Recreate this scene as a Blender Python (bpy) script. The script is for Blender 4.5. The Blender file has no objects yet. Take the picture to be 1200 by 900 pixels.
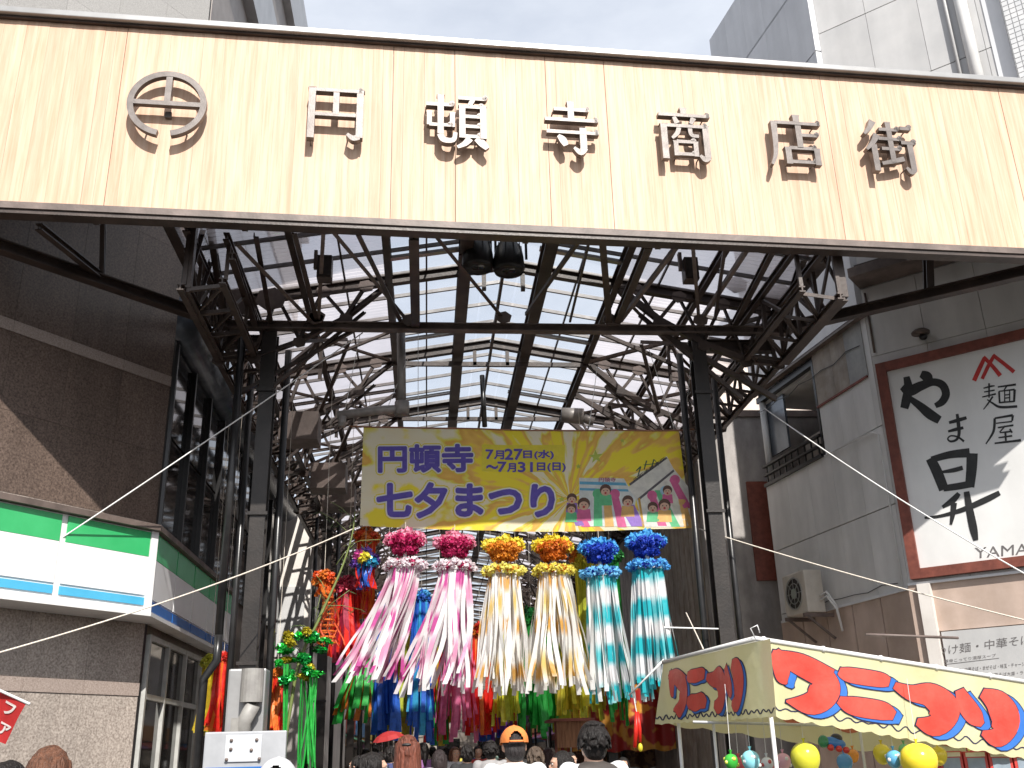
import bpy, bmesh, math, random
from mathutils import Vector, Matrix
from math import sin, cos, pi, radians, sqrt, atan2
random.seed(7)
S = bpy.context.scene
COL = S.collection

# ------------------------------------------------------------------ camera
PITCH, YAW, ROLL, FPX = radians(20.6), radians(5.15), radians(1.48), 1156.0
CAM = Vector((0, 0, 1.6))
Fv = Vector((sin(YAW)*cos(PITCH), cos(YAW)*cos(PITCH), sin(PITCH)))
R0 = Vector((cos(YAW), -sin(YAW), 0)); U0 = R0.cross(Fv)
Rv = R0*cos(ROLL) - U0*sin(ROLL); Uv = U0*cos(ROLL) + R0*sin(ROLL)
cd = bpy.data.cameras.new('camera'); cam = bpy.data.objects.new('camera', cd); COL.objects.link(cam)
cd.sensor_width = 36; cd.lens = 36*FPX/1200; cd.clip_start = .1; cd.clip_end = 6000
M = Matrix((Rv, Uv, -Fv)).transposed().to_4x4(); M.translation = CAM; cam.matrix_world = M
S.camera = cam
# ------------------------------------------------------------------ light
SUN = Vector((-.2, 1, -.9)).normalized()          # direction in which the light travels
w = bpy.data.worlds.new('World'); S.world = w; w.use_nodes = True
nt = w.node_tree; N = nt.nodes; L = nt.links
bg = N['Background']; sky = N.new('ShaderNodeTexSky'); sky.sky_type = 'NISHITA'; sky.sun_disc = False
toS = -SUN
sky.sun_elevation = math.asin(toS.z); sky.sun_rotation = atan2(toS.x, toS.y)
sky.air_density = 1.0; sky.dust_density = 2.5; sky.ozone_density = 1.0
tc = N.new('ShaderNodeTexCoord'); mp = N.new('ShaderNodeMapping'); mp.inputs['Scale'].default_value = (1.2, 1.2, 3.2)
ns = N.new('ShaderNodeTexNoise'); ns.inputs['Scale'].default_value = 2.2; ns.inputs['Detail'].default_value = 7; ns.inputs['Roughness'].default_value = .58
cr = N.new('ShaderNodeValToRGB'); cr.color_ramp.elements[0].position = .3; cr.color_ramp.elements[1].position = .68
cr.color_ramp.elements[0].color = (.55, .55, .55, 1)
mx = N.new('ShaderNodeMix'); mx.data_type = 'RGBA'; mx.inputs['B'].default_value = (5.3, 5.6, 6.15, 1)
L.new(tc.outputs['Generated'], mp.inputs[0]); L.new(mp.outputs[0], ns.inputs[0]); L.new(ns.outputs[0], cr.inputs[0])
L.new(cr.outputs[0], mx.inputs['Factor']); L.new(sky.outputs[0], mx.inputs['A']); L.new(mx.outputs['Result'], bg.inputs[0])
bg.inputs[1].default_value = .125
sl = bpy.data.lights.new('sun', 'SUN'); sl.energy = 4.6; sl.angle = radians(.5); sl.color = (1, .955, .89)
so = bpy.data.objects.new('sun', sl); COL.objects.link(so); so.rotation_euler = SUN.to_track_quat('-Z', 'Y').to_euler(); so.location = (5, -20, 30)
S.view_settings.view_transform = 'Standard'; S.view_settings.look = 'None'; S.view_settings.exposure = .48; S.view_settings.gamma = 1
S.cycles.use_denoising = True; S.cycles.max_bounces = 10; S.cycles.transparent_max_bounces = 24
S.cycles.diffuse_bounces = 5; S.cycles.caustics_reflective = False; S.cycles.caustics_refractive = False

# ------------------------------------------------------------------ helpers
def V(*a): return Vector(a)
def wloc(o):
    p = Vector((0, 0, 0))
    while o: p += o.location; o = o.parent
    return p
def tag(o, label=None, cat=None, group=None, kind=None):
    if label: o['label'] = label
    if cat: o['category'] = cat
    if group: o['group'] = group
    if kind: o['kind'] = kind
    return o
def thing(name, label, cat, loc=(0, 0, 0), group=None):
    o = bpy.data.objects.new(name, None); COL.objects.link(o); o.location = loc; o.empty_display_size = .2
    return tag(o, label, cat, group)
def dup(o, parent=None):
    c = o.copy(); COL.objects.link(c); c.parent = parent
    for ch in list(KIDS.get(o.name, [])):
        k = dup(ch, c); KIDS.setdefault(c.name, []).append(k)
    return c
KIDS = {}
class MB:
    def __init__(s): s.v = []; s.f = []
    def add(s, vs, fs):
        b = len(s.v); s.v += [Vector(v) for v in vs]; s.f += [tuple(i+b for i in f) for f in fs]; return s
    def box(s, x0, y0, z0, x1, y1, z1):
        if x0 > x1: x0, x1 = x1, x0
        if y0 > y1: y0, y1 = y1, y0
        if z0 > z1: z0, z1 = z1, z0
        return s.add([(x0,y0,z0),(x1,y0,z0),(x1,y1,z0),(x0,y1,z0),(x0,y0,z1),(x1,y0,z1),(x1,y1,z1),(x0,y1,z1)],
              [(0,3,2,1),(4,5,6,7),(0,1,5,4),(1,2,6,5),(2,3,7,6),(3,0,4,7)])
    def obox(s, o, a, b, c, la, lb, lc):       # oriented box from corner o along unit a, b, c
        o, a, b, c = Vector(o), Vector(a)*la, Vector(b)*lb, Vector(c)*lc
        fs = [(0,3,2,1),(4,5,6,7),(0,1,5,4),(1,2,6,5),(2,3,7,6),(3,0,4,7)]
        if a.cross(b).dot(c) < 0: fs = [f[::-1] for f in fs]
        return s.add([o,o+a,o+a+b,o+b,o+c,o+a+c,o+a+b+c,o+b+c], fs)
    def bar(s, p, q, w, h=None, up=None):      # rectangular section
        p, q = Vector(p), Vector(q); h = h or w; d = (q-p); l = d.length
        if l < 1e-6: return s
        d /= l; up = Vector(up or (0,0,1))
        if abs(d.dot(up)) > .98: up = Vector((0,1,0))
        a = d.cross(up).normalized(); b = a.cross(d).normalized()
        return s.obox(p-a*w/2-b*h/2, a, d, b, w, l, h)
    def angle(s, p, q, w, t=.012, up=None):    # two thin flanges: reads as a steel angle
        p, q = Vector(p), Vector(q); d = (q-p).normalized(); up = Vector(up or (0,0,1))
        if abs(d.dot(up)) > .98: up = Vector((0,1,0))
        a = d.cross(up).normalized(); b = a.cross(d).normalized()
        s.obox(p-a*w/2, a, d, b, w, (q-p).length, t)
        return s.obox(p-a*w/2+b*t, a, d, b, t, (q-p).length, w-t)
    def ibeam(s, p, q, w, h, t=.016):
        p, q = Vector(p), Vector(q); d = (q-p).normalized(); up = Vector((0,0,1))
        if abs(d.dot(up)) > .98: up = Vector((0,1,0))
        a = d.cross(up).normalized(); b = a.cross(d).normalized(); l = (q-p).length
        s.obox(p-a*w/2-b*h/2, a, d, b, w, l, t); s.obox(p-a*w/2+b*(h/2-t), a, d, b, w, l, t)
        return s.obox(p-a*t/2-b*(h/2-t), a, d, b, t, l, h-2*t)
    def tube(s, pts, r, n=8, caps=True):
        pts = [Vector(p) for p in pts]; rs = r if isinstance(r, (list, tuple)) else [r]*len(pts)
        b0 = len(s.v); ref = None
        for i, p in enumerate(pts):
            d = (pts[min(i+1, len(pts)-1)]-pts[max(i-1, 0)]).normalized()
            if ref is None: ref = Vector((0,0,1)) if abs(d.z) < .9 else Vector((1,0,0))
            a = d.cross(ref)
            if a.length < 1e-4: a = d.orthogonal()
            a.normalize(); b = a.cross(d).normalized(); ref = b
            for k in range(n):
                t = 2*pi*k/n; s.v.append(p+a*cos(t)*rs[i]+b*sin(t)*rs[i])
        for i in range(len(pts)-1):
            for k in range(n):
                s.f.append((b0+i*n+k, b0+i*n+(k+1)%n, b0+(i+1)*n+(k+1)%n, b0+(i+1)*n+k))
        if caps:
            s.f.append(tuple(b0+k for k in range(n))[::-1]); s.f.append(tuple(b0+(len(pts)-1)*n+k for k in range(n)))
        return s
    def lathe(s, prof, c=(0,0,0), n=16, ax=None):
        c = Vector(c); b0 = len(s.v)
        rot = Vector((0,0,1)).rotation_difference(Vector(ax).normalized()).to_matrix() if ax else Matrix.Identity(3)
        for r, z in prof:
            for k in range(n):
                t = 2*pi*k/n; s.v.append(c+rot@Vector((r*cos(t), r*sin(t), z)))
        for i in range(len(prof)-1):
            for k in range(n):
                s.f.append((b0+i*n+k, b0+i*n+(k+1)%n, b0+(i+1)*n+(k+1)%n, b0+(i+1)*n+k))
        return s
    def ell(s, c, rx, ry, rz, n=14, m=9):
        c = Vector(c)
        pr = [(max(1e-4, sin(pi*i/m)), -cos(pi*i/m)) for i in range(m+1)]
        b0 = len(s.v); s.lathe(pr, (0,0,0), n)
        for i in range(b0, len(s.v)):
            v = s.v[i]; s.v[i] = c+Vector((v.x*rx, v.y*ry, v.z*rz))
        return s
    def prism(s, poly, fr, d0, d1):            # poly in 2d, fr(u, v, depth) -> point
        n = len(poly)
        a = sum(poly[i][0]*poly[(i+1)%n][1]-poly[(i+1)%n][0]*poly[i][1] for i in range(n))
        if a < 0: poly = poly[::-1]
        vs = [fr(u, v, d1) for u, v in poly]+[fr(u, v, d0) for u, v in poly]
        fs = [tuple(range(n)), tuple(range(2*n-1, n-1, -1))]+[(i, i+n, (i+1)%n+n, (i+1)%n) for i in range(n)]
        return s.add(vs, fs)
    def build(s, name, mat, parent=None, smooth=False):
        me = bpy.data.meshes.new(name)
        off = wloc(parent) if parent else Vector((0,0,0))
        me.from_pydata([v-off for v in s.v], [], s.f); me.validate()
        if isinstance(mat, (list, tuple)):
            for m in mat: me.materials.append(m)
        else: me.materials.append(mat)
        if smooth: me.polygons.foreach_set('use_smooth', [True]*len(me.polygons))
        return link(name, me, parent)
def link(name, me, parent=None, loc=None):
    o = bpy.data.objects.new(name, me); COL.objects.link(o); o.parent = parent
    if loc is not None: o.location = loc
    if parent: KIDS.setdefault(parent.name, []).append(o)
    return o
def bevel(o, w=.01, seg=2):
    me = o.data; bm = bmesh.new(); bm.from_mesh(me)
    es = [e for e in bm.edges if len(e.link_faces) == 2 and e.calc_face_angle(0) > .6]
    bmesh.ops.bevel(bm, geom=es, offset=w, segments=seg, affect='EDGES', profile=.6)
    bm.to_mesh(me); bm.free(); return o

# ------------------------------------------------------------------ materials
def mat(name, c1, c2=None, rough=.6, metal=0, scale=6, bump=0, bscale=60, detail=5, stretch=(1,1,1), lo=.35, hi=.65, rnd=0, spec=.5, dirt=0):
    m = bpy.data.materials.new(name); m.use_nodes = True; nt = m.node_tree; n = nt.nodes; l = nt.links; b = n['Principled BSDF']
    b.inputs['Roughness'].default_value = rough; b.inputs['Metallic'].default_value = metal
    b.inputs['Specular IOR Level'].default_value = spec
    tc = n.new('ShaderNodeTexCoord'); mp = n.new('ShaderNodeMapping'); mp.inputs['Scale'].default_value = stretch
    oi = n.new('ShaderNodeObjectInfo')
    ad = n.new('ShaderNodeVectorMath'); ad.operation = 'MULTIPLY_ADD'; ad.inputs[1].default_value = (37, 53, 71)
    l.new(oi.outputs['Random'], ad.inputs[0]); l.new(tc.outputs['Object'], ad.inputs[2]); l.new(ad.outputs[0], mp.inputs[0])
    no = n.new('ShaderNodeTexNoise'); no.inputs['Scale'].default_value = scale; no.inputs['Detail'].default_value = detail; no.inputs['Roughness'].default_value = .62
    l.new(mp.outputs[0], no.inputs['Vector'])
    r = n.new('ShaderNodeValToRGB'); r.color_ramp.elements[0].position = lo; r.color_ramp.elements[1].position = hi
    r.color_ramp.elements[0].color = (*c1, 1); r.color_ramp.elements[1].color = (*(c2 or [min(1, x*1.12) for x in c1]), 1)
    l.new(no.outputs[0], r.inputs[0]); out = r.outputs[0]
    if dirt:
        n2 = n.new('ShaderNodeTexNoise'); n2.inputs['Scale'].default_value = 1.1; n2.inputs['Detail'].default_value = 8
        mp2 = n.new('ShaderNodeMapping'); mp2.inputs['Scale'].default_value = (2.2, 2.2, .45); l.new(ad.outputs[0], mp2.inputs[0]); l.new(mp2.outputs[0], n2.inputs[0])
        r2 = n.new('ShaderNodeMapRange'); r2.inputs[1].default_value = .35; r2.inputs[2].default_value = .7; r2.inputs[3].default_value = 1-dirt; r2.inputs[4].default_value = 1.04
        l.new(n2.outputs[0], r2.inputs[0])
        mm = n.new('ShaderNodeVectorMath'); mm.operation = 'SCALE'; l.new(out, mm.inputs[0]); l.new(r2.outputs[0], mm.inputs['Scale']); out = mm.outputs[0]
    if rnd:
        r3 = n.new('ShaderNodeMapRange'); r3.inputs[3].default_value = 1-rnd; r3.inputs[4].default_value = 1+rnd; l.new(oi.outputs['Random'], r3.inputs[0])
        mm = n.new('ShaderNodeVectorMath'); mm.operation = 'SCALE'; l.new(out, mm.inputs[0]); l.new(r3.outputs[0], mm.inputs['Scale']); out = mm.outputs[0]
    l.new(out, b.inputs['Base Color'])
    if bump:
        nb = n.new('ShaderNodeTexNoise'); nb.inputs['Scale'].default_value = bscale; nb.inputs['Detail'].default_value = 4; l.new(mp.outputs[0], nb.inputs['Vector'])
        bp = n.new('ShaderNodeBump'); bp.inputs['Strength'].default_value = bump; bp.inputs['Distance'].default_value = .02; l.new(nb.outputs[0], bp.inputs['Height']); l.new(bp.outputs[0], b.inputs['Normal'])
    return m
def flat(name, c, rough=.6, metal=0, var=.1, trans=0):
    m = mat(name, [x*(1-var) for x in c], [min(1, x*(1+var)) for x in c], rough, metal, scale=9, bump=.05)
    if trans:
        nt = m.node_tree; b = nt.nodes['Principled BSDF']; o = nt.nodes['Material Output']
        t = nt.nodes.new('ShaderNodeBsdfTranslucent'); mixs = nt.nodes.new('ShaderNodeMixShader'); mixs.inputs[0].default_value = trans
        src = b.inputs['Base Color'].links[0].from_socket
        nt.links.new(src, t.inputs[0]); nt.links.new(b.outputs[0], mixs.inputs[1]); nt.links.new(t.outputs[0], mixs.inputs[2]); nt.links.new(mixs.outputs[0], o.inputs[0])
    return m
def glassroof(name, tint, tr, gl, dif, trl):
    m = bpy.data.materials.new(name); m.use_nodes = True; nt = m.node_tree; n = nt.nodes; l = nt.links; n.remove(n['Principled BSDF']); o = n['Material Output']
    tc = n.new('ShaderNodeTexCoord'); no = n.new('ShaderNodeTexNoise'); no.inputs['Scale'].default_value = 1.6; no.inputs['Detail'].default_value = 8; l.new(tc.outputs['Object'], no.inputs[0])
    mr = n.new('ShaderNodeMapRange'); mr.inputs[1].default_value = .3; mr.inputs[2].default_value = .75; mr.inputs[3].default_value = .72; mr.inputs[4].default_value = 1; l.new(no.outputs[0], mr.inputs[0])
    def col(c):
        v = n.new('ShaderNodeVectorMath'); v.operation = 'SCALE'; v.inputs[0].default_value = c; l.new(mr.outputs[0], v.inputs['Scale']); return v.outputs[0]
    T = n.new('ShaderNodeBsdfTransparent'); T.inputs[0].default_value = (*tint, 1)
    D = n.new('ShaderNodeBsdfDiffuse'); l.new(col(dif), D.inputs[0]); R = n.new('ShaderNodeBsdfTranslucent'); l.new(col(trl), R.inputs[0])
    A = n.new('ShaderNodeAddShader'); l.new(D.outputs[0], A.inputs[0]); l.new(R.outputs[0], A.inputs[1])
    G = n.new('ShaderNodeBsdfGlossy'); G.inputs['Roughness'].default_value = .12
    m1 = n.new('ShaderNodeMixShader'); m1.inputs[0].default_value = tr; l.new(A.outputs[0], m1.inputs[1]); l.new(T.outputs[0], m1.inputs[2])
    m2 = n.new('ShaderNodeMixShader'); m2.inputs[0].default_value = gl; l.new(m1.outputs[0], m2.inputs[1]); l.new(G.outputs[0], m2.inputs[2]); l.new(m2.outputs[0], o.inputs[0])
    return m
def banded(name, ca, cb, freq, ph=0, sharp=.12, rough=.35, metal=0, trans=.35, bias=0):
    m = bpy.data.materials.new(name); m.use_nodes = True; nt = m.node_tree; n = nt.nodes; l = nt.links; b = n['Principled BSDF']; o = n['Material Output']
    tc = n.new('ShaderNodeTexCoord'); sp = n.new('ShaderNodeSeparateXYZ'); l.new(tc.outputs['Object'], sp.inputs[0])
    oi = n.new('ShaderNodeObjectInfo'); mu = n.new('ShaderNodeMath'); mu.operation = 'MULTIPLY_ADD'; mu.inputs[1].default_value = .9; mu.inputs[2].default_value = ph
    l.new(oi.outputs['Random'], mu.inputs[0])
    ma = n.new('ShaderNodeMath'); ma.operation = 'MULTIPLY_ADD'; ma.inputs[1].default_value = freq*2*pi; l.new(sp.outputs[2], ma.inputs[0]); l.new(mu.outputs[0], ma.inputs[2])
    si = n.new('ShaderNodeMath'); si.operation = 'SINE'; l.new(ma.outputs[0], si.inputs[0])
    mr = n.new('ShaderNodeMapRange'); mr.inputs[1].default_value = bias-sharp*3; mr.inputs[2].default_value = bias+sharp*3; l.new(si.outputs[0], mr.inputs[0])
    mx = n.new('ShaderNodeMix'); mx.data_type = 'RGBA'; mx.inputs['A'].default_value = (*ca, 1); mx.inputs['B'].default_value = (*cb, 1); l.new(mr.outputs[0], mx.inputs['Factor'])
    l.new(mx.outputs['Result'], b.inputs['Base Color']); b.inputs['Roughness'].default_value = rough; b.inputs['Metallic'].default_value = metal
    t = n.new('ShaderNodeBsdfTranslucent'); l.new(mx.outputs['Result'], t.inputs[0]); ms = n.new('ShaderNodeMixShader'); ms.inputs[0].default_value = trans
    l.new(b.outputs[0], ms.inputs[1]); l.new(t.outputs[0], ms.inputs[2]); l.new(ms.outputs[0], o.inputs[0])
    return m
STEEL = mat('painted_brown_steel', (.056,.038,.031), (.098,.069,.057), .42, 0, 3, .12, 30, dirt=.45)
POSTM = mat('dark_post_steel', (.018,.014,.012), (.036,.028,.024), .4, 0, 3, .12, 30, dirt=.45)
STEEL2 = mat('dusty_brown_steel', (.14,.105,.09), (.22,.17,.15), .5, 0, 4, .1, 30, dirt=.4)
WOOD = mat('pale_cedar', (.585,.35,.225), (.715,.505,.365), .6, 0, 5, .04, 40, 9, (3.6,3.6,.16), .32, .64, rnd=.035, dirt=.07)
BRONZE = mat('weathered_grey_bronze', (.115,.10,.093), (.18,.158,.148), .42, .35, 5, .08)
GREYMETAL = mat('grey_flashing', (.30,.30,.30), (.38,.38,.38), .35, .3, 2, .03)
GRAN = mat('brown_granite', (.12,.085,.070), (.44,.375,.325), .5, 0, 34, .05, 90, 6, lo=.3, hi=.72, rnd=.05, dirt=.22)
GRAND = mat('polished_shade_dark_granite', (.055,.036,.028), (.25,.185,.15), .32, 0, 34, .02, 90, 6, lo=.3, hi=.74, rnd=.08, dirt=.25)  # upper wall: its deep shade is painted in as a darker brown
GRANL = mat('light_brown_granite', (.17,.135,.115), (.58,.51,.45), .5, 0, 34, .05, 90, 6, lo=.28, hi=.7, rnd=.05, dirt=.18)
GRANB = mat('pale_granite_band', (.22,.17,.145), (.42,.35,.31), .5, 0, 50, .05, 90, 6, lo=.3, hi=.7, rnd=.04)
GRANU = mat('grey_granite_upper', (.27,.26,.25), (.46,.45,.43), .55, 0, 60, .04, 90, 6, lo=.3, hi=.7, rnd=.04)
GLASS = mat('dark_curtain_glass', (.010,.010,.011), (.018,.017,.018), .06, 0, 2, 0, rnd=.3, spec=.9)
BLACKM = mat('black_mullion', (.012,.012,.013), (.025,.024,.024), .3, 0, 4, .05)
BLUEMET = mat('blue_grey_cladding', (.13,.15,.18), (.24,.27,.31), .22, .4, 1.3, .03, dirt=.3)
CONC = mat('grey_render', (.30,.28,.27), (.50,.47,.45), .8, 0, 1.7, .25, 30, 9, (1,1,.6), dirt=.35)
PANELG = mat('blue_grey_wall_panel', (.70,.70,.69), (.77,.765,.755), .5, 0, 1.3, .03, 40, 7, rnd=.03, dirt=.16)
PANELW = mat('pale_wall_panel', (.50,.50,.50), (.57,.565,.56), .5, 0, 1.3, .03, 40, rnd=.03, dirt=.1)
SIDEW = mat('light_grey_side_panel', (.68,.69,.71), (.75,.76,.78), .45, 0, 1.1, .02, 40, rnd=.02, dirt=.12)
STAIN = mat('stained_beige_patch', (.30,.25,.20), (.46,.41,.36), .7, 0, 2.3, .1, 40, dirt=.35)
PINKW = mat('pinkish_beige_wall', (.50,.38,.31), (.60,.47,.40), .7, 0, 1.6, .05, 50, rnd=.02, dirt=.15)
DARK = mat('dark_opening', (.02,.017,.015), (.045,.037,.032), .7)
WHITE = mat('white_paint', (.74,.74,.73), (.82,.82,.81), .4, 0, 3, .02, dirt=.08)
WARMW = mat('warm_white_wall', (.66,.62,.58), (.76,.72,.68), .7, 0, 1.5, .05, dirt=.12)
PLASW = mat('white_sign_panel', (.80,.80,.80), (.84,.84,.84), .22, 0, 2)
PLASG = mat('green_sign_panel', (.035,.40,.13), (.05,.46,.16), .2, 0, 2)
PLASB = mat('blue_sign_panel', (.06,.38,.62), (.08,.44,.68), .2, 0, 2)
PLASN = mat('deep_blue_sign_panel', (.02,.12,.42), (.03,.16,.5), .2, 0, 2)
ALU = mat('aluminium_frame', (.45,.44,.43), (.55,.54,.53), .3, .6, 6)
RUST = mat('rust_red_frame', (.17,.045,.03), (.26,.075,.05), .6, 0, 8, .1, dirt=.3)
INK = mat('black_ink', (.008,.008,.008), (.02,.02,.02), .5)
INKG = mat('grey_ink', (.12,.11,.11), (.18,.17,.17), .6)
REDP = mat('red_print', (.45,.02,.02), (.55,.035,.03), .5)
ROPE = mat('pale_rope', (.58,.52,.45), (.75,.69,.60), .8, 0, 30, .3)
CREAM = mat('cream_aircon', (.55,.50,.43), (.66,.61,.54), .45, 0, 3, .02, dirt=.2)
def P2(px, py, kind, a, b=None):
    "point of the place seen at pixel (px, py): kind Y, X, Z plane, or P = vertical plane through a along azimuth b"
    d = Fv*FPX+Rv*(px-600)+Uv*(450-py)
    if kind == 'Y': t = (a-CAM.y)/d.y
    elif kind == 'X': t = (a-CAM.x)/d.x
    elif kind == 'Z': t = (a-CAM.z)/d.z
    else:
        n = Vector((cos(radians(b)), -sin(radians(b)), 0)); t = (Vector((a[0], a[1], 0))-Vector((CAM.x, CAM.y, 0))).dot(n)/d.dot(n)
    return CAM+d*t

# ------------------------------------------------------------------ lettering
def spline(pts, sub=6):
    if len(pts) < 3: return [tuple(p) for p in pts]
    out = []
    for i in range(len(pts)-1):
        p0 = pts[max(i-1, 0)]; p1 = pts[i]; p2 = pts[i+1]; p3 = pts[min(i+2, len(pts)-1)]
        for k in range(sub):
            t = k/sub
            out.append(tuple(.5*((2*p1[j])+(-p0[j]+p2[j])*t+(2*p0[j]-5*p1[j]+4*p2[j]-p3[j])*t*t+(-p0[j]+3*p1[j]-3*p2[j]+p3[j])*t**3) for j in range(len(p1))))
    out.append(tuple(pts[-1])); return out
def stroke_poly(pts, grow=0, smooth=True, cap=True):    # pts (x, y, width)
    P = spline(pts) if smooth else [tuple(p) for p in pts]
    le, ri = [], []
    for i, (x, y, wd) in enumerate(P):
        a = P[max(i-1, 0)]; b = P[min(i+1, len(P)-1)]; dx, dy = b[0]-a[0], b[1]-a[1]; l = sqrt(dx*dx+dy*dy) or 1
        dx /= l; dy /= l; h = wd/2+grow
        ex = 0
        if grow and i == 0: ex = -grow
        if grow and i == len(P)-1: ex = grow
        x += dx*ex; y += dy*ex
        le.append((x-dy*h, y+dx*h)); ri.append((x+dy*h, y-dx*h))
    return le, ri
def stroke_add(mb, pts, fr, d, grow=0, smooth=True, d0=None):
    le, ri = stroke_poly(pts, grow, smooth); n = len(le)
    vs = [fr(u, v, d) for u, v in le]+[fr(u, v, d) for u, v in ri]
    fs = [(i, n+i, n+i+1, i+1) for i in range(n-1)]
    if d0 is None: return mb.add(vs, fs)
    vs += [fr(u, v, d0) for u, v in le]+[fr(u, v, d0) for u, v in ri]
    fs += [(2*n+i+1, 3*n+i+1, 3*n+i, 2*n+i) for i in range(n-1)]
    fs += [(i, i+1, 2*n+i+1, 2*n+i) for i in range(n-1)]+[(n+i+1, n+i, 3*n+i, 3*n+i+1) for i in range(n-1)]
    fs += [(0, 2*n, 3*n, n), (n-1, 2*n-1, 4*n-1, 3*n-1)]
    return mb.add(vs, fs)
_tc = {}
def glyphs(body, size=1, off=0, cx=True):
    k = (body, size, off, cx)
    if k in _tc: return _tc[k]
    c = bpy.data.curves.new('lettering', 'FONT'); c.body = body; c.size = size; c.offset = off; c.resolution_u = 3
    o = bpy.data.objects.new('lettering', c); COL.objects.link(o); bpy.context.view_layer.update()
    m = bpy.data.meshes.new_from_object(o.evaluated_get(bpy.context.evaluated_depsgraph_get()))
    vs = [(v.co.x, v.co.y) for v in m.vertices]; fs = [tuple(p.vertices) for p in m.polygons]
    bpy.data.objects.remove(o); bpy.data.curves.remove(c); bpy.data.meshes.remove(m)
    _tc[k] = (vs, fs); return _tc[k]
def text_add(mb, body, fr, box, d, size=1, off=0, base=None):
    "fit the lettering into box (u0, v0, u1, v1); base = lettering whose extent sets the fit"
    vs, fs = glyphs(body, size, off); bv = glyphs(body, size, 0)[0]
    x0 = min(v[0] for v in bv); x1 = max(v[0] for v in bv); y0 = min(v[1] for v in bv); y1 = max(v[1] for v in bv)
    u0, v0, u1, v1 = box
    return mb.add([fr(u0+(x-x0)/(x1-x0)*(u1-u0), v0+(y-y0)/(y1-y0)*(v1-v0), d) for x, y in vs], fs)

# ================================================================== SETTING: ground
ASPH = mat('street_asphalt', (.04,.04,.04), (.065,.063,.06), .9, 0, 40, .2, 90)
PAVE = mat('arcade_paving', (.22,.20,.18), (.34,.31,.28), .8, 0, 12, .1, 60)
tag(MB().box(-900,-900,-.5, 900,900,0).build('ground', ASPH), 'dark asphalt ground under the whole street', kind='structure')
pv = tag(MB().box(-4.2,14.5,.001, 7.2,84,.012).build('pavement', PAVE), 'pale stone paving running down the covered street', kind='structure')
pt = MB().box(0, 0, .013, .56, .56, .024); tile = None
for i in range(18):
    for j in range(16):
        if tile is None: tile = pt.build('paving_tile', mat('paving_tile', (.24,.21,.19), (.36,.32,.29), .8, 0, 14, .1, rnd=.15), pv); tile.location = (-4.1+i*.6, 14.7+j*.6, 0)
        else: link('paving_tile', tile.data, pv, (-4.1+i*.6, 14.7+j*.6, 0))

# ================================================================== ENTRANCE SIGN
sg = thing('entrance_sign', 'huge pale wooden fascia over the arcade mouth with six raised dark characters', 'arcade sign')
Z0, Z1, DEP = 8.40, 11.33, .32
xa, xb = -6.6, 11.3
random.seed(3)
pitch = .148; shared = {}
nplank = int((xb-xa)/pitch)
for i in range(nplank):
    gap = .008 if i in (15, 40, 46, 55, 61, 84, 104) else (.003 if random.random() < .2 else .0012)
    pr = random.choice((0, .001, .0025))
    key = (gap, pr)
    if key not in shared:
        shared[key] = MB().box(0, -pr, 0, pitch-gap, .03, Z1-Z0-.03).build('plank', WOOD, sg); o = shared[key]
    else: o = link('plank', shared[key].data, sg)
    o.location = (xa+i*pitch, 0, Z0)
MB().box(xa-.02, .034, Z0+.02, xb+.02, .06, Z1-.03).build('backing_board', STEEL, sg)
cp = MB(); cp.box(xa-.1, -.13, Z1-.02, xb+.1, DEP+.1, Z1+.075); bevel(cp.build('coping', GREYMETAL, sg), .012)
MB().box(xa-.06, -.06, Z1-.055, xb+.06, -.002, Z1-.022).build('drip_edge', STEEL, sg)
b = MB(); b.box(xa-.05, -.045, Z0-.10, xb+.05, .10, Z0-.005); b.build('bottom_channel', STEEL2, sg)
MB().box(xa-.05, -.02, Z0-.15, xb+.05, .012, Z0-.10).build('channel_web', STEEL, sg)
MB().box(xa-.05, -.03, Z0-.165, xb+.05, .16, Z0-.151).build('bottom_flange', STEEL, sg)
MB().box(xa, .22, Z0-.06, xb, DEP, Z0-.03).build('rear_beam', STEEL, sg)
MB().box(xa, .06, Z0-.03, xb, DEP, Z0-.005).build('soffit', STEEL, sg)
MB().box(xa, DEP, Z0, xb, DEP+.03, Z1-.03).build('rear_cladding', STEEL2, sg)
x = xa+.3
while x < xb:
    MB().box(x, .13, Z0-.14, x+.08, .24, Z0-.07).build('soffit_cleat', STEEL, sg); x += 1.9
for w0, w1 in ((xa, -2.6), (5.9, xb)):  # unseen decks and edge beams added behind the sign ends to shade the walls
    MB().box(w0, DEP+.11, Z1-.03, w1, 2.75, Z1+.05).build('wing_shade_deck', STEEL2, sg)
    MB().box(w0, 2.69, Z1-.3, w1, 2.76, Z1-.031).build('wing_shade_beam', STEEL, sg)
def sfr(cx, cz, sx, sz=None, slant=0):
    sz = sz or sx
    return lambda u, v, d: V(cx+u*sx, -d, cz+v*sz)
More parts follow.
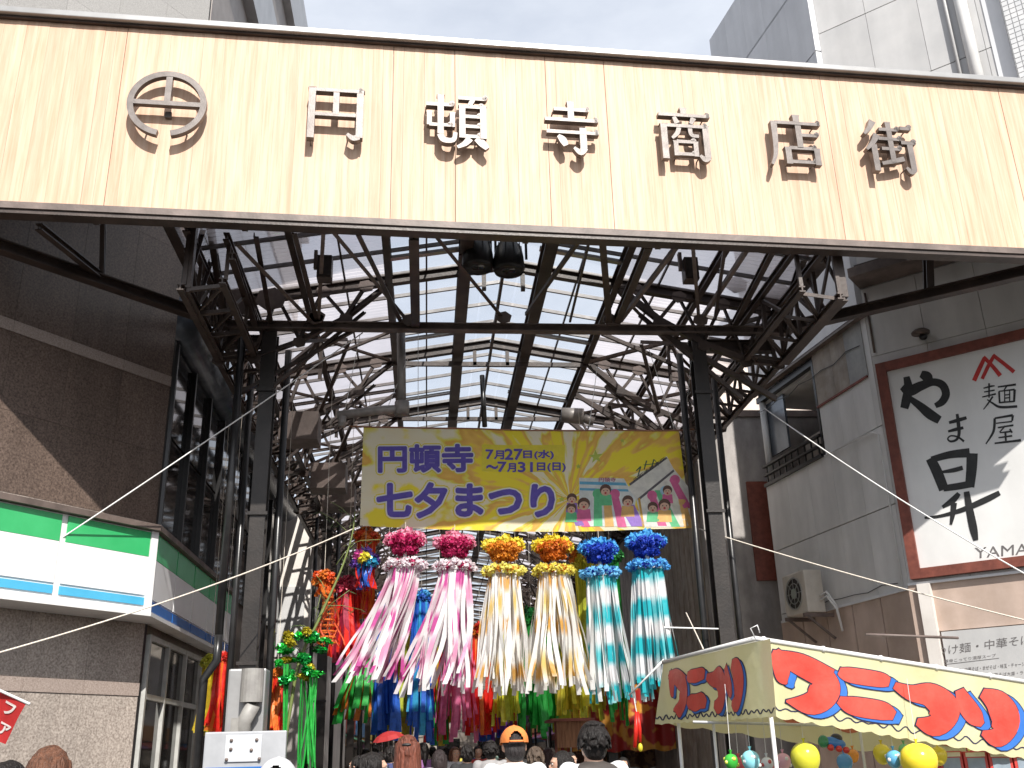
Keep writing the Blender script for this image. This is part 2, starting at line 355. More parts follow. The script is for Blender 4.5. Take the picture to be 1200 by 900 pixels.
# emblem: broken ring holding a bar and an upright
def emblem():
    fr = sfr(-3.55, 9.92, .87); mb = MB(); n = 56; r0, r1 = .50, .595; g = .075
    a0 = -pi/2+math.asin(.10/.55); a1 = 3*pi/2-math.asin(.10/.55)
    vs = []; fs = []
    for i in range(n+1):
        a = a0+(a1-a0)*i/n
        for r in (r0, r1):
            for d in (.12, .20): vs.append(fr(r*cos(a), r*sin(a), d))
    for i in range(n):
        b = i*4; c = b+4
        fs += [(b+1, b+3, c+3, c+1), (b+2, b, c, c+2), (b+3, b+2, c+2, c+3), (b, b+1, c+1, c)]
    fs += [(0, 2, 3, 1), (n*4, n*4+1, n*4+3, n*4+2)]
    mb.add(vs, fs)
    mb.prism([(-.53,-.035), (.53,-.035), (.53,.045), (-.53,.045)], fr, .121, .197)
    mb.prism([(-.05,.046), (.045,.046), (.045,.53), (-.05,.53)], fr, .122, .196)
    mb.prism([(-.05,-.14), (.045,-.14), (.045,-.036), (-.05,-.036)], fr, .0, .05)
    for q in ((-.5,.1),(.5,.1),(0,.5),(-.3,-.42),(.3,-.42)): mb.tube([fr(q[0],q[1],-.0), fr(q[0],q[1],.125)], .012, 6)
    mb.build('emblem', BRONZE, sg)
emblem()
H, W = .062, .115        # thin horizontals, thick uprights
def hz(x0, x1, y, w=H): return [(x0, y, w), (x1-.07, y, w), (x1-.035, y+.02, w*1.7), (x1, y+.004, w*1.1)]
def vt(x, y0, y1, w=W, fl=True): return ([(x, y0, w*1.25), (x, y0-.06, w), (x, y1, w)] if fl else [(x, y0, w), (x, y1, w)])
KANJI = [
 ('円', -1.31, [vt(-.40,.44,-.46), hz(-.36,.42,.42), vt(.40,.44,-.42), [(.40,-.40,.10),(.30,-.43,.09),(.20,-.36,.05)], vt(0,.40,-.02,.10,0), hz(-.36,.38,-.02)]),
 ('頓', .35, [hz(-.48,-.04,.28), vt(-.25,.46,-.26,.10), [(-.26,-.26,.10),(-.2,-.36,.10),(-.05,-.36,.08),(-.01,-.22,.06)], vt(-.43,.15,-.10,.08), hz(-.43,-.05,-.09), vt(-.06,.15,-.12,.08),
     hz(.04,.50,.43), [(.28,.42,.08),(.22,.30,.07)], vt(.10,.30,-.30,.10), vt(.44,.30,-.30,.10), hz(.10,.44,.28), hz(.10,.42,.10), hz(.10,.42,-.08), hz(.10,.42,-.26), [(.22,-.30,.12),(.14,-.40,.09),(.02,-.47,.05)], [(.32,-.30,.09),(.42,-.38,.13),(.50,-.47,.08)]]),
 ('寺', 1.99, [hz(-.30,.32,.33), vt(0,.48,.15,.11), hz(-.46,.46,.14), hz(-.44,.46,-.09), vt(.20,.0,-.38,.12,0), [(.22,-.36,.12),(.14,-.45,.11),(.03,-.37,.05)], [(-.24,-.16,.06),(-.16,-.24,.13),(-.11,-.34,.09)]]),
 ('商', 3.66, [vt(0,.50,.38,.11), hz(-.46,.46,.36), [(-.18,.32,.07),(-.13,.20,.10)], [(.18,.32,.10),(.12,.20,.06)], vt(-.38,.18,-.47), hz(-.36,.40,.16), vt(.38,.18,-.42), [(.40,-.40,.11),(.32,-.45,.10),(.24,-.38,.05)],
     [(-.10,.13,.08),(-.14,.02,.08),(-.24,-.08,.05)], [(.10,.13,.08),(.12,.0,.07),(.25,-.02,.06)], vt(-.18,-.12,-.40,.085), vt(.18,-.12,-.40,.085), hz(-.16,.18,-.13), hz(-.16,.18,-.36)]),
 ('店', 5.34, [vt(.05,.50,.36,.12), hz(-.36,.48,.34), [(-.38,.36,.12),(-.39,.0,.10),(-.42,-.28,.08),(-.50,-.47,.05)], vt(.07,.30,-.12,.11,0), hz(.07,.44,.12), vt(-.17,-.12,-.44,.11), vt(.37,-.12,-.44,.11), hz(-.14,.36,-.13), hz(-.14,.34,-.39)]),
 ('街', 6.82, [[(-.28,.48,.13),(-.36,.34,.09),(-.48,.22,.05)], [(-.24,.22,.12),(-.34,.06,.09),(-.48,-.08,.05)], vt(-.33,.02,-.48,.11,0),
     hz(-.18,.20,.33), vt(.01,.48,.14,.10), hz(-.22,.22,.15), vt(.01,.12,-.30,.10,0), hz(-.18,.20,-.04), [(-.22,-.33,.06),(0,-.28,.08),(.22,-.22,.09)], hz(.24,.46,.38,.07), hz(.22,.50,.10,.07), vt(.38,.08,-.42,.11,0), [(.40,-.40,.11),(.32,-.46,.10),(.24,-.38,.05)]]),
]
for ch, cx, sts in KANJI:
    fr = sfr(cx, 9.92, .82 if ch not in '頓' else .87, .90); mb = MB()
    for k, st in enumerate(sts):
        stroke_add(mb, st, fr, .205-.0017*k, 0, True, .10+.0013*k)
    for q in ((-.35,.3),(.35,.3),(-.3,-.3),(.3,-.3)):
        s0 = min((p for st in sts for p in st), key=lambda p: (p[0]-q[0])**2+(p[1]-q[1])**2)
        mb.tube([fr(s0[0], s0[1], 0), fr(s0[0], s0[1], .13)], .011, 6)
    o = mb.build('character', BRONZE, sg); 
sg.location = (0, 11.8, 0); sg.rotation_euler = (0, 0, radians(3))

# ================================================================== ARCADE
ar = thing('shopping_arcade', 'dark brown steel arcade with latticed trusses and glazed gable roof receding down the street', 'arcade')
CX = 1.25; XL, XR = -3.35, 5.85; ZU, ZL = 8.52, 7.62; RZ, EZ = 9.45, 8.66
def roofz(x): return RZ-(RZ-EZ)*abs(x-CX)/4.6
PINK = glassroof('pinkish_translucent_sheet', (.97,.95,.955), .42, .03, (.26,.23,.235), (.84,.77,.775))
CLEAR = glassroof('clear_roof_glass', (.95,.97,.985), .86, .05, (.35,.36,.37), (.5,.52,.55))
ROW = .85; Y0 = 12.45
def sheet(x0, x1, y0, y1, corr, dz=.12):
    mb = MB(); n = 14 if corr else 1; vs = []
    for i in range(n+1):
        y = y0+(y1-y0)*i/n; h = (.012 if i % 2 else -.012) if corr else 0
        vs += [(x0, y, roofz(x0)+dz+h), (x1, y, roofz(x1)+dz+h)]
    mb.add(vs, [(2*i, 2*i+1, 2*i+3, 2*i+2) for i in range(n)])
    if not corr:
        mb.add([(x0, y0, roofz(x0)+dz-.008), (x1, y0, roofz(x1)+dz-.008), (x1, y1, roofz(x1)+dz-.008), (x0, y1, roofz(x0)+dz-.008)], [(0, 3, 2, 1)])
        mb.v = mb.v[:4]; mb.f = mb.f[:1]
    return mb
far_c, far_p = MB(), MB()
segs = [(-3.62, -.68, 1), (-.66, .92, 0), (.96, 1.24, 0), (1.26, 1.54, 0), (1.58, 3.16, 0), (3.18, 6.12, 1)]
for r in range(80):
    y0 = Y0+r*ROW
    for (x0, x1, c) in segs:
        if x0 < -3 and 22.5 < y0 < 29: x0 = -2.45
        m = sheet(x0, x1, y0+.012, y0+ROW-.012, c, .12 if c else .135)
        if r < 34 and not (abs(x0) < 1.4 and abs(x1) < 1.6 and x1-x0 < .4): m.build('roof_sheet' if c else 'roof_pane', PINK if c else CLEAR, ar)
        elif r < 34 and x0 > .9: m.build('ridge_pane', CLEAR, ar)
        else:
            t = far_p if c else far_c; t.add(m.v, m.f)
o = far_p.build('distant_roof_sheets', PINK, ar); o['kind'] = 'stuff'
o = far_c.build('distant_roof_panes', CLEAR, ar); o['kind'] = 'stuff'
# purlins: one pair of slopes per row
PURL = mat('galvanised_purlin', (.16,.15,.15), (.27,.26,.26), .4, .3, 3, .05, dirt=.3)
far = MB()
for r in range(80):
    y = Y0+r*ROW; t = MB() if r < 40 else far
    for (x0, x1) in ((-3.62, CX), (CX, 6.12)):
        dz = .085
        t.bar((x0, y, roofz(x0)+dz), (x1, y, roofz(x1)+dz), .045, .06)
    if r < 40: t.build('purlin', PURL, ar)
    if r % 4 == 2 and r < 40:                  # condensation gutter, paler and broader
        MB().bar((-.66, y+.14, roofz(-.66)+.02), (.7, y+.14, roofz(.7)+.02), .11, .05).build('gutter', ALU, ar); MB().bar((1.8, y+.14, roofz(1.8)+.02), (3.16, y+.14, roofz(3.16)+.02), .11, .05).build('gutter', ALU, ar)
o = far.build('distant_purlins', PURL, ar); o['kind'] = 'stuff'
# longitudinal members
def long(name, x, z, w, h, y0=12.3, y1=80, m=STEEL):
    o = MB(); o.ibeam((x, y0, z), (x, y1, z), w, h, .02) if w > .08 else o.bar((x, y0, z), (x, y1, z), w, h); return o.build(name, m, ar)
for x in (.58, 1.92): long('ridge_beam', x, roofz(x)-.12, .21, .26)
long('ridge_rail', 1.25, 9.30, .05, .09, 15.0)
for x in (-.67, 3.17): long('edge_beam', x, roofz(x)-.03, .12, .20)
for x in (-2.05, 4.55): long('side_purlin', x, roofz(x)-.05, .10, .14)
for x in (2.55, -.05, -1.4, 3.9): long('tie_rod', x, roofz(x)+.06, .03, .04)
for x in (XL, XR):
    long('upper_chord', x, ZU, .10, .11); long('lower_chord', x, ZL, .09, .10)
    s = -1 if x < 0 else 1
    long('inner_chord', x-s*.55, ZU-.12, .085, .12); long('inner_lower_chord', x-s*.55, 7.72, .09, .09)
    long('eave_gutter', x+s*.33, 8.78, .16, .15, 12.4, 80)
# girder web
farw = MB(); k = 0; y = 12.4; PW = .78
while y < 79:
    for x in (XL, XR):
        s = -1 if x < 0 else 1; xi = x-s*.55
        mem = [((x, y, ZL+.07), (x, y, ZU-.08)), ((x, y, ZL+.07) if k % 2 else (x, y, ZU-.08), (x, y+PW, ZU-.08) if k % 2 else (x, y+PW, ZL+.07)),
               ((xi, y, 7.76), (xi, y+PW, ZU-.2) if k % 2 else (xi, y+.02, ZU-.2)), ((x, y, ZL), (xi, y, 7.70)), ((xi, y, 7.7), (x, y+PW, ZL))]
        for a, b in mem:
            if y < 26: MB().angle(a, b, .055, .012, (1,0,0)).build('lattice_bar', STEEL, ar)
            else: farw.angle(a, b, .055, .012, (1,0,0))
    k += 1; y += PW
o = farw.build('distant_lattice_bars', STEEL, ar); o['kind'] = 'stuff'
# cross frames
farb = MB(); FS = [15+3.45*i for i in range(19)]
def gusset(mb, x, y, z, r=.13, t=.014):
    n = 6; vs = [(x+r*cos(2*pi*i/n+.3), y-t, z+r*.8*sin(2*pi*i/n+.3)) for i in range(n)]+[(x+r*cos(2*pi*i/n+.3), y+t, z+r*.8*sin(2*pi*i/n+.3)) for i in range(n)]
    return mb.add(vs, [tuple(range(n))[::-1], tuple(range(n, 2*n))]+[(i, (i+1)%n, (i+1)%n+n, i+n) for i in range(n)])
for fi, Y in enumerate(FS):
    near = fi < 6
    for s in (-1, 1):
        xe = XL if s < 0 else XR
        X = lambda q: CX+s*q          # q = distance from the centre line
        r_ = MB().ibeam((X(4.6), Y, EZ-.02), (X(0), Y, RZ-.02), .13, .16, .016)
        if near: r_.build('rafter', STEEL, ar)
        else: farb.add(r_.v, r_.f)
        up = [4.45, 3.75, 3.0, 2.3]; lo = [(4.6, 7.62), (4.05, 7.66), (3.35, 7.95), (2.62, 8.38), (1.95, 8.98)]
        for a, b in zip(lo[:-1], lo[1:]):
            mm = MB().angle((X(a[0]), Y, a[1]), (X(b[0]), Y, b[1]), .10, .016)
            if near: mm.build('curved_chord', STEEL, ar)
            else: farb.add(mm.v, mm.f)
        for i, u in enumerate(up):
            zu = roofz(X(u))-.1
            for j in (i, i+1):
                if i == 3 and j == 4: continue
                mm = MB().angle((X(u), Y, zu), (X(lo[j][0]), Y, lo[j][1]), .06, .012)
                if near: mm.build('web_bar', STEEL, ar)
                else: farb.add(mm.v, mm.f)
            if near and fi < 4:
                gusset(MB(), X(u), Y-.04, zu+.02, .14).build('gusset_plate', STEEL2, ar)
                gusset(MB(), X(lo[i][0]), Y-.04, lo[i][1], .12).build('gusset_plate', STEEL, ar)
        # knee struts and plan bracing under the roof slope
        for a, b in (((X(3.9), Y, 7.0), (X(2.3), Y+.1, 8.55)), ((X(4.4), Y+.1, 8.5), (X(2.0), Y+3.35, 8.98)), ((X(2.0), Y+.1, 8.98), (X(4.4), Y+3.35, 8.5)),
                     ((X(4.3), Y+.1, 7.7), (X(3.3), Y+1.7, 8.72)), ((X(4.3), Y+3.35, 7.7), (X(3.3), Y+1.8, 8.72)), ((X(3.2), Y+1.72, 7.98), (X(3.2), Y+1.72, 8.8)), ((X(4.6), Y+1.72, 7.66), (X(1.95), Y+1.72, 8.9)),
                     ((X(3.35), Y, 7.95), (X(2.7), Y+1.7, 8.72)), ((X(3.35), Y+3.4, 7.95), (X(2.7), Y+1.74, 8.72))):
            mm = MB().angle(a, b, .065, .012)
            if near: mm.build('brace', STEEL, ar)
            else: farb.add(mm.v, mm.f)
    for s in ((-1, 1) if fi > 0 else ()):
        Ym = Y+1.725; X = lambda q: CX+s*q
        ms = [MB().angle((X(4.55), Ym, EZ-.05), (X(1.95), Ym, roofz(X(1.95))-.08), .08, .014)]
        lo2 = [(4.6, 7.62), (4.0, 7.72), (3.2, 8.10), (2.5, 8.55), (1.95, 8.95)]
        for a, b in zip(lo2[:-1], lo2[1:]): ms.append(MB().angle((X(a[0]), Ym, a[1]), (X(b[0]), Ym, b[1]), .08, .014))
        for i, u in enumerate((4.3, 3.6, 2.85)):
            for j in (i, i+1): ms.append(MB().angle((X(u), Ym, roofz(X(u))-.1), (X(lo2[j][0]), Ym, lo2[j][1]), .055, .012))
        for m in ms:
            if near: m.build('secondary_lattice', STEEL, ar)
            else: farb.add(m.v, m.f)
    X = lambda q: CX+q
    if fi > 0:
        t = MB(); t.bar((X(0)-1.95, Y, 8.98), (X(0)+1.95, Y, 8.98), .07, .09)
        if near: t.build('collar_tie', STEEL, ar)
        else: farb.add(t.v, t.f)
    # short posts of the ridge walkway
    for x in (.92, 1.58):
        if near: MB().bar((x, Y, 8.95), (x, Y, 9.35), .07, .07).build('hanger', STEEL, ar)
o = farb.build('distant_frames', STEEL, ar); o['kind'] = 'stuff'
# front tie beam
MB().ibeam((-3.35, 15, 8.25), (6.15, 15, 8.25), .16, .13, .018).build('tie_beam', STEEL2, ar)
# plan bracing between the tie beam and the sign
FY, FZ = 12.2, 8.42
def tp(px): return P2(px, 380, 'Y', 15.0)
def brc(p, q, w=.07, m=STEEL, name='bracing_bar', kind=0):
    a = P2(p[0], p[1], 'Y', 15.0) if p[1] > 350 else P2(p[0], p[1], 'Y', FY); b = P2(q[0], q[1], 'Y', 15.0) if q[1] > 350 else P2(q[0], q[1], 'Y', FY)
    mb = MB(); (mb.ibeam(a, b, w, w*1.1, .014) if kind else mb.angle(a, b, w, .014)); return mb.build(name, m, ar)
for p, q, wd, mm, kd in (((279,288),(366,378),.09,STEEL2,0), ((390,272),(474,372),.085,STEEL2,0), ((379,272),(373,378),.08,STEEL2,0), ((345,274),(372,378),.10,STEEL,0),
        ((485,276),(487,381),.20,STEEL,1), ((508,274),(590,374),.08,STEEL,0), ((680,282),(617,370),.08,STEEL,0), ((706,283),(714,378),.14,STEEL,1),
        ((797,286),(727,378),.09,STEEL2,0), ((812,288),(819,374),.08,STEEL2,0), ((878,291),(823,375),.09,STEEL2,0), ((420,276),(470,378),.10,STEEL,0), ((760,287),(722,378),.16,STEEL,1), ((691,282),(668,378),.05,STEEL,0),
        ((300,278),(318,380),.10,STEEL,0),((272,300),(300,382),.13,STEEL,1), ((850,290),(838,376),.07,STEEL,0), ((905,293),(860,380),.12,STEEL,1)):
    brc(p, q, wd*.72, mm, kind=kd)
for px, py in ((370,376),(480,378),(590,375),(715,378),(820,378),(372,374)): 
    c = P2(px, py, 'Y', 14.96); gusset(MB(), c.x, 14.9, c.z+.02, .14).build('gusset_plate', STEEL2, ar)
for px, py, rr in ((277,355,.33),(318,352,.26),(912,350,.33),(885,262,.25),(862,335,.2)):
    c = P2(px, py, 'Y', 14.9); gusset(MB(), c.x, 14.85, c.z, rr, .02).build('gusset_plate', STEEL2, ar)
# splayed outriggers from the tie beam ends to the sign ends
eL0, eL1 = V(-3.25, 14.95, 8.24), V(-6.25, 11.98, 8.24); eR0, eR1 = V(6.0, 14.85, 8.24), V(9.9, 12.0, 8.24)
for a, b in ((eL0, eL1), (eR0, eR1)):
    MB().ibeam(a, b, .17, .17, .02).build('outrigger', STEEL, ar)
def onb(a, b, t): return a+(b-a)*t
c = onb(eL0, eL1, .52); MB().ibeam(c+V(0,0,.08), V(c.x-.35, 11.95, 8.3), .10, .10).build('strut', STEEL, ar); MB().ibeam(c+V(.03,0,.08), c+V(.06,-.5,1.3), .07, .08).build('strut', STEEL, ar)
c = onb(eR0, eR1, .48); MB().ibeam(c+V(0,0,.08), c+V(0,-.3,1.1), .12, .12).build('strut', STEEL, ar)
# entrance frame: vertical hangers and end brackets
for s, x in ((-1, -3.3), (1, 5.95)):
    MB().ibeam((x, 14.9, 8.3), (x-s*.12, 12.4, 9.2), .10, .11).build('raking_beam', STEEL, ar)
    MB().ibeam((x, 14.9, 7.65), (x, 12.4, 7.65+.0), .10, .12).build('raking_beam', STEEL, ar)
    for t in range(4):
        y = 12.45+t*.62; MB().angle((x, y, 7.7), (x, y+.6, 8.9-.2*t), .06).build('lattice_bar', STEEL, ar)
    MB().bar((x, 12.45, 7.65), (x, 12.45, 9.2), .12, .12).build('hanger', STEEL, ar)
    for y in (15.05,): 
        MB().angle((x-s*.2, y, 7.0), (x-s*2.3, y+.05, 8.35), .08).build('knee_brace', STEEL, ar)
# posts: clustered steel columns every 10.35 m
for i, Y in enumerate((15.1, 25.45, 35.8, 46.15, 56.5, 66.85, 77.2)):
    for s, x in ((-1, -2.58), (1, 4.52)):
        MB().ibeam((x, Y, 0.0), (x, Y, 8.15), .23, .26, .03).build('post', POSTM, ar)
        MB().tube([(x-s*.28, Y+.12, 0), (x-s*.28, Y+.12, 7.9)], .055, 10).build('downpipe', BLACKM, ar, True)
        MB().tube([(x+s*.30, Y+.2, 0), (x+s*.30, Y+.2, 7.5)], .05, 10).build('downpipe', BLACKM, ar, True)
        MB().ibeam((x, Y, 8.0), (XL if s < 0 else XR, Y, 8.0), .16, .2).build('post_bracket', STEEL, ar)
        if i < 2:
            for z in (2.9, 5.1, 7.1): MB().box(x-.15, Y-.17, z, x+.15, Y-.14, z+.05).build('post_band', POSTM, ar)
# left column casing in pale metal
x = -2.46; o = MB().box(x-.30, 14.55, 0, x+.22, 14.94, 2.82).build('column_casing', GREYMETAL, ar); bevel(o, .03)
MB().tube([(x+.06, 14.42, 2.36), (x+.06, 14.42, 2.80)], .155, 20).build('transformer_can', mat('pale_can', (.24,.23,.22), (.33,.32,.30), .45), ar, False)
MB().tube([(x+.0, 14.46, 1.7), (x-.02, 14.42, 2.1), (x+.1, 14.36, 2.33)], .10, 12).build('elbow_pipe', mat('pale_pipe', (.24,.23,.22), (.33,.32,.30), .5), ar, True)
MB().box(x-.18, 14.35, 1.95, x-.02, 14.5, 2.16).build('junction_box', mat('grey_box', (.2,.19,.18), (.3,.29,.27), .5), ar)
MB().tube([(x-.5, 14.7, 3.3), (x-.5, 14.7, 2.95), (x-.66, 14.7, 2.7), (x-.68, 14.7, 0)], .06, 10).build('downpipe', BLACKM, ar, True)
MB().tube([(x-.5, 14.7, 8.0), (x-.5, 14.7, 3.3)], .06, 10).build('downpipe', BLACKM, ar, True)
# services slung under the roof
PIPE = mat('pale_conduit', (.20,.18,.17), (.34,.31,.29), .45, .2, 3, .05, dirt=.3)
a = P2(470, 388, 'Y', 15.2); b = P2(471, 478, 'Y', 15.2); c = P2(395, 487, 'Y', 15.2)
MB().tube([a, b], .07, 12).build('conduit', PIPE, ar, True); MB().tube([b+V(.02,0,-.02), b+V(-.35,0,-.04), c], .075, 12).build('conduit', PIPE, ar, True)
MB().tube([b+V(0,0,-.12), b+V(0,0,.1)], .12, 12).build('conduit_elbow', PIPE, ar, True)
MB().tube([P2(658, 486, 'Y', 18), P2(683, 488, 'Y', 18)], [.14, .16], 14).build('siren_horn', PIPE, ar, True)
MB().tube([P2(684, 490, 'Y', 18), P2(696, 494, 'Y', 18)], .09, 12).build('siren_horn', PIPE, ar, True)
MB().tube([P2(402, 488, 'Y', 15.1)+V(0,0,0), P2(400, 500, 'Y', 15.1)], .06, 10).build('conduit_elbow', PIPE, ar, True)
MB().tube([P2(565, 440, 'Y', 18.4), P2(568, 500, 'Y', 18.4)], .05, 8).build('conduit', BLACKM, ar, True)
# transformer cabinets hung on the left trusses
for i, (px, py, Y) in enumerate(((386,562,20),(398,585,22),(352,505,17.5))):
    c = P2(px, py, 'Y', Y); MB().box(c.x-.35, Y-.3, c.z-.25, c.x+.35, Y+.3, c.z+.28).build('service_box', STEEL2, ar)

# floodlights and boxes: things that hang from the arcade
LAMPB = mat('black_lamp_body', (.012,.011,.011), (.03,.028,.027), .35, .2, 8, .1)
def floodlight(px, py, Y, label, tilt):
    c = P2(px, py, 'Y', Y); t = thing('floodlight', label, 'floodlight', c, 'floodlights under the ridge')
    ax = (tilt, -.35, -1)
    mb = MB(); mb.lathe([(.001,.27),(.07,.26),(.11,.18),(.16,.10),(.18,-.02),(.19,-.16),(.17,-.20),(.001,-.17)], c, 20, None); mb.build('lamp_housing', LAMPB, t, True)
    for k in range(10):
        a = 2*pi*k/10; MB().bar(c+V(cos(a)*.17, sin(a)*.17, -.05), c+V(cos(a)*.15, sin(a)*.15, .14), .012, .03).build('cooling_fin', LAMPB, t)
    MB().lathe([(.001,-.178),(.15,-.19),(.17,-.205)], c, 20).build('lens', GLASS, t, True)
    mb = MB(); mb.bar(c+V(-.21,0,-.03), c+V(-.21,0,.32), .03, .02); mb.bar(c+V(.21,0,-.03), c+V(.21,0,.32), .03, .02); mb.bar(c+V(-.21,0,.32), c+V(.21,0,.32), .03, .02); mb.build('yoke', LAMPB, t)
    MB().tube([c+V(0,0,.27), c+V(.05,0,.40), c+V(-.02,0,.55)], .012, 6).build('cable', LAMPB, t, True)
    t.scale = (1.35,1.35,1.35); return t
floodlight(560, 297, 14.0, 'left one of the two black floodlights hanging under the ridge behind the sign', -.1)
floodlight(596, 301, 14.0, 'right one of the two black floodlights hanging under the ridge behind the sign', .1)
def speaker(px, py, Y, label):
    c = P2(px, py, 'Y', Y); t = thing('speaker_box', label, 'speaker', c, 'box speakers on the front bracing')
    o = MB().box(c.x-.10, Y-.1, c.z-.22, c.x+.12, Y+.12, c.z+.16).build('cabinet', STEEL, t); bevel(o, .012)
    MB().box(c.x-.16, Y-.02, c.z-.02, c.x-.11, Y+.06, c.z+.28).build('bracket', STEEL2, t); MB().box(c.x-.08, Y-.115, c.z-.19, c.x+.10, Y-.102, c.z+.13).build('grille', DARK, t)
speaker(380, 313, 13.5, 'small dark box speaker on the bracing left of the floodlights')
speaker(808, 315, 13.5, 'small dark box speaker on the bracing right of the floodlights')

# ================================================================== LEFT BUILDING (stone corner block with shop)
lb = thing('corner_building', 'dark brown granite corner building with black glass side wall left of the arcade', 'building')
LC = V(-4.3, 15.75, 0); le = V(sin(radians(37)), cos(radians(37)), 0); ln = V(cos(radians(37)), -sin(radians(37)), 0)
def LF(s, z, d): return LC-le*s+ln*d+V(0, 0, z)
def LS(s, z, d): return V(-4.3+d, 15.75+s, z)
def block(fr, s0, s1, z0, z1, d0, d1): # cuboid in a wall frame
    mb = MB(); vs = [fr(s, z, d) for d in (d0, d1) for s, z in ((s0, z0), (s1, z0), (s1, z1), (s0, z1))]
    fs = [(0,3,2,1),(4,5,6,7),(0,1,5,4),(1,2,6,5),(2,3,7,6),(3,0,4,7)]
    a = vs[1]-vs[0]; b = vs[3]-vs[0]; c = vs[4]-vs[0]
    if a.cross(b).dot(c) < 0: fs = [f[::-1] for f in fs]
    return mb.add(vs, fs)
mb = MB(); A = LF(9, 0, -.05); B = LC+V(-.05, -.02, 0); ft = [(A.x, A.y), (B.x, B.y), (-4.35, 29.6), (-15, 29.6), (-15, 12)]
mb.prism(ft, lambda u, v, d: V(u, v, d), 0, 24); mb.build('wall', GRAN, lb)
rows = [0, 1.28, 2.55, 2.74, 3.95, 5.15, 6.3, 7.45, 7.63, 8.8, 9.95, 11.1, 12.3, 13.5, 14.7, 15.9]
for j in range(len(rows)-1):
    z0, z1 = rows[j], rows[j+1]; band = z1-z0 < .3
    for i in range(7):
        s0 = i*.93; mm = GRANB if band else (GRANU if z0 > 10.5 else (GRAND if z0 > 4 else GRANL))  # same stone: shade-darkened colour on upper rows, lighter copy on lower ones
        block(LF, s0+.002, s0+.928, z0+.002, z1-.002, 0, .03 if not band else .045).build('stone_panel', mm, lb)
block(LF, -.04, .0, 0, 16, -.05, .032).build('corner_trim', BLACKM, lb)
# side: shop window, glazing above, bands
def pane(s0, s1, z0, z1, name='window_pane', m=GLASS, d=.02): return block(LS, s0, s1, z0, z1, -.03, d).build(name, m, lb)
WFR = mat('window_frame_grey', (.40,.40,.38), (.5,.5,.48), .4)
wf = block(LS, .12, .2, .3, 3.46, 0, .09).build('shop_window', WFR, lb)
for s in (1.30, 2.55, 3.80): block(LS, s, s+.08, .3, 3.46, 0, .09).build('window_frame', WFR, wf)
for z in (.3, 2.52, 3.38): block(LS, .205, 3.795, z, z+.08, 0, .085).build('window_frame', WFR, wf)
WGL = mat('window_glass', (.02,.02,.02), (.035,.033,.03), .04, 0, 2, 0, spec=1)
for s in (.2, 1.38, 2.63):
    for z0, z1 in ((.38, 2.52), (2.60, 3.38)): block(LS, s+.005, s+1.165 if s > 1 else s+1.09, z0, z1, 0, .03).build('pane', WGL, wf)
block(LS, 4.1, 13.8, 0, 3.5, 0, .05).build('shop_wall', BLACKM, lb)
for i in range(10):
    s0 = .05+i*1.36
    for z0, z1 in ((5.0, 6.65), (6.70, 8.22)): pane(s0+.04, s0+1.32, z0, z1)
    block(LS, s0-.04, s0+.03, 3.6, 8.24, 0, .10).build('mullion', BLACKM, lb)
for i in range(10):
    s0 = .05+i*1.36
    for z0 in (9.15, 11.0, 12.85): pane(s0+.02, s0+1.34, z0+.02, z0+1.82, 'upper_pane', BLUEMET)
mb = MB(); mb.tube([LS(-.02, 8.70, .02), LS(13.8, 8.70, .02)], .40, 20); mb.build('round_cladding_band', BLUEMET, lb, True)
block(LS, 0, 13.8, 14.75, 17.7, 0, .06).build('upper_wall', mat('taupe_wall', (.26,.23,.21), (.33,.30,.28), .6, 0, 2, .05), lb)
block(LS, 0, 13.8, 17.7, 19.6, 0, .30).build('upper_band', GREYMETAL, lb)
block(LS, 0, 13.8, 19.62, 21.9, 0, .08).build('upper_wall', mat('brown_upper_wall', (.24,.215,.2), (.30,.27,.25), .6, 0, 2, .05), lb)
block(LS, 0, 13.8, 21.9, 24.0, 0, .30).build('upper_band', GREYMETAL, lb)
# shop fascia sign (an illuminated box in its own right)
fs_ = thing('shop_fascia', 'green, white and blue shop fascia wrapping round the corner of the granite building', 'shop sign')
FC = V(-4.05, 14.95, 0)
def FF(s, z, d): return FC-le*s+ln*d+V(0, 0, z)
def FS_(s, z, d): return V(-4.05+d, 14.95+s, z)
fb = MB(); A = FF(9, 0, 0); fb.prism([(A.x, A.y), (FC.x, FC.y), (-4.05, 21.3), (-4.28, 21.3), (-4.28, 15.72), (LF(9,0,.05).x, LF(9,0,.05).y)], lambda u, v, d: V(u, v, d), 3.66, 4.84); fb.build('sign_box', WHITE, fs_)
fb = MB(); A = FF(9, 0, .05); fb.prism([(A.x, A.y), (FC.x+.09, FC.y-.09), (-3.97, 21.35), (-4.27, 21.35), (-4.27, 15.70), (LF(9,0,.06).x, LF(9,0,.06).y)], lambda u, v, d: V(u, v, d), 4.845, 4.93); fb.build('top_cap', STEEL2, fs_)
fb = MB(); A = FF(9, 0, .04); fb.prism([(A.x, A.y), (FC.x+.07, FC.y-.07), (-3.99, 21.32), (-4.27, 21.32), (-4.27, 15.71), (LF(9,0,.07).x, LF(9,0,.07).y)], lambda u, v, d: V(u, v, d), 3.60, 3.655); fb.build('bottom_cap', WHITE, fs_)
s = .10; i = 0
while s < 8:
    e = s+1.36
    block(FF, s, e, 4.46, 4.82, .001, .022).build('green_panel', PLASG, fs_); block(FF, s, e, 3.90, 4.455, .001, .020).build('white_panel', PLASW, fs_)
    block(FF, s, e, 3.755, 3.865, .001, .022).build('blue_panel', PLASB, fs_); block(FF, s, e, 3.67, 3.72, .001, .018).build('white_panel', PLASW, fs_)
    s = e+.10
block(FF, -.03, .09, 3.66, 4.84, -.08, .035).build('corner_post', WHITE, fs_)
s = .12
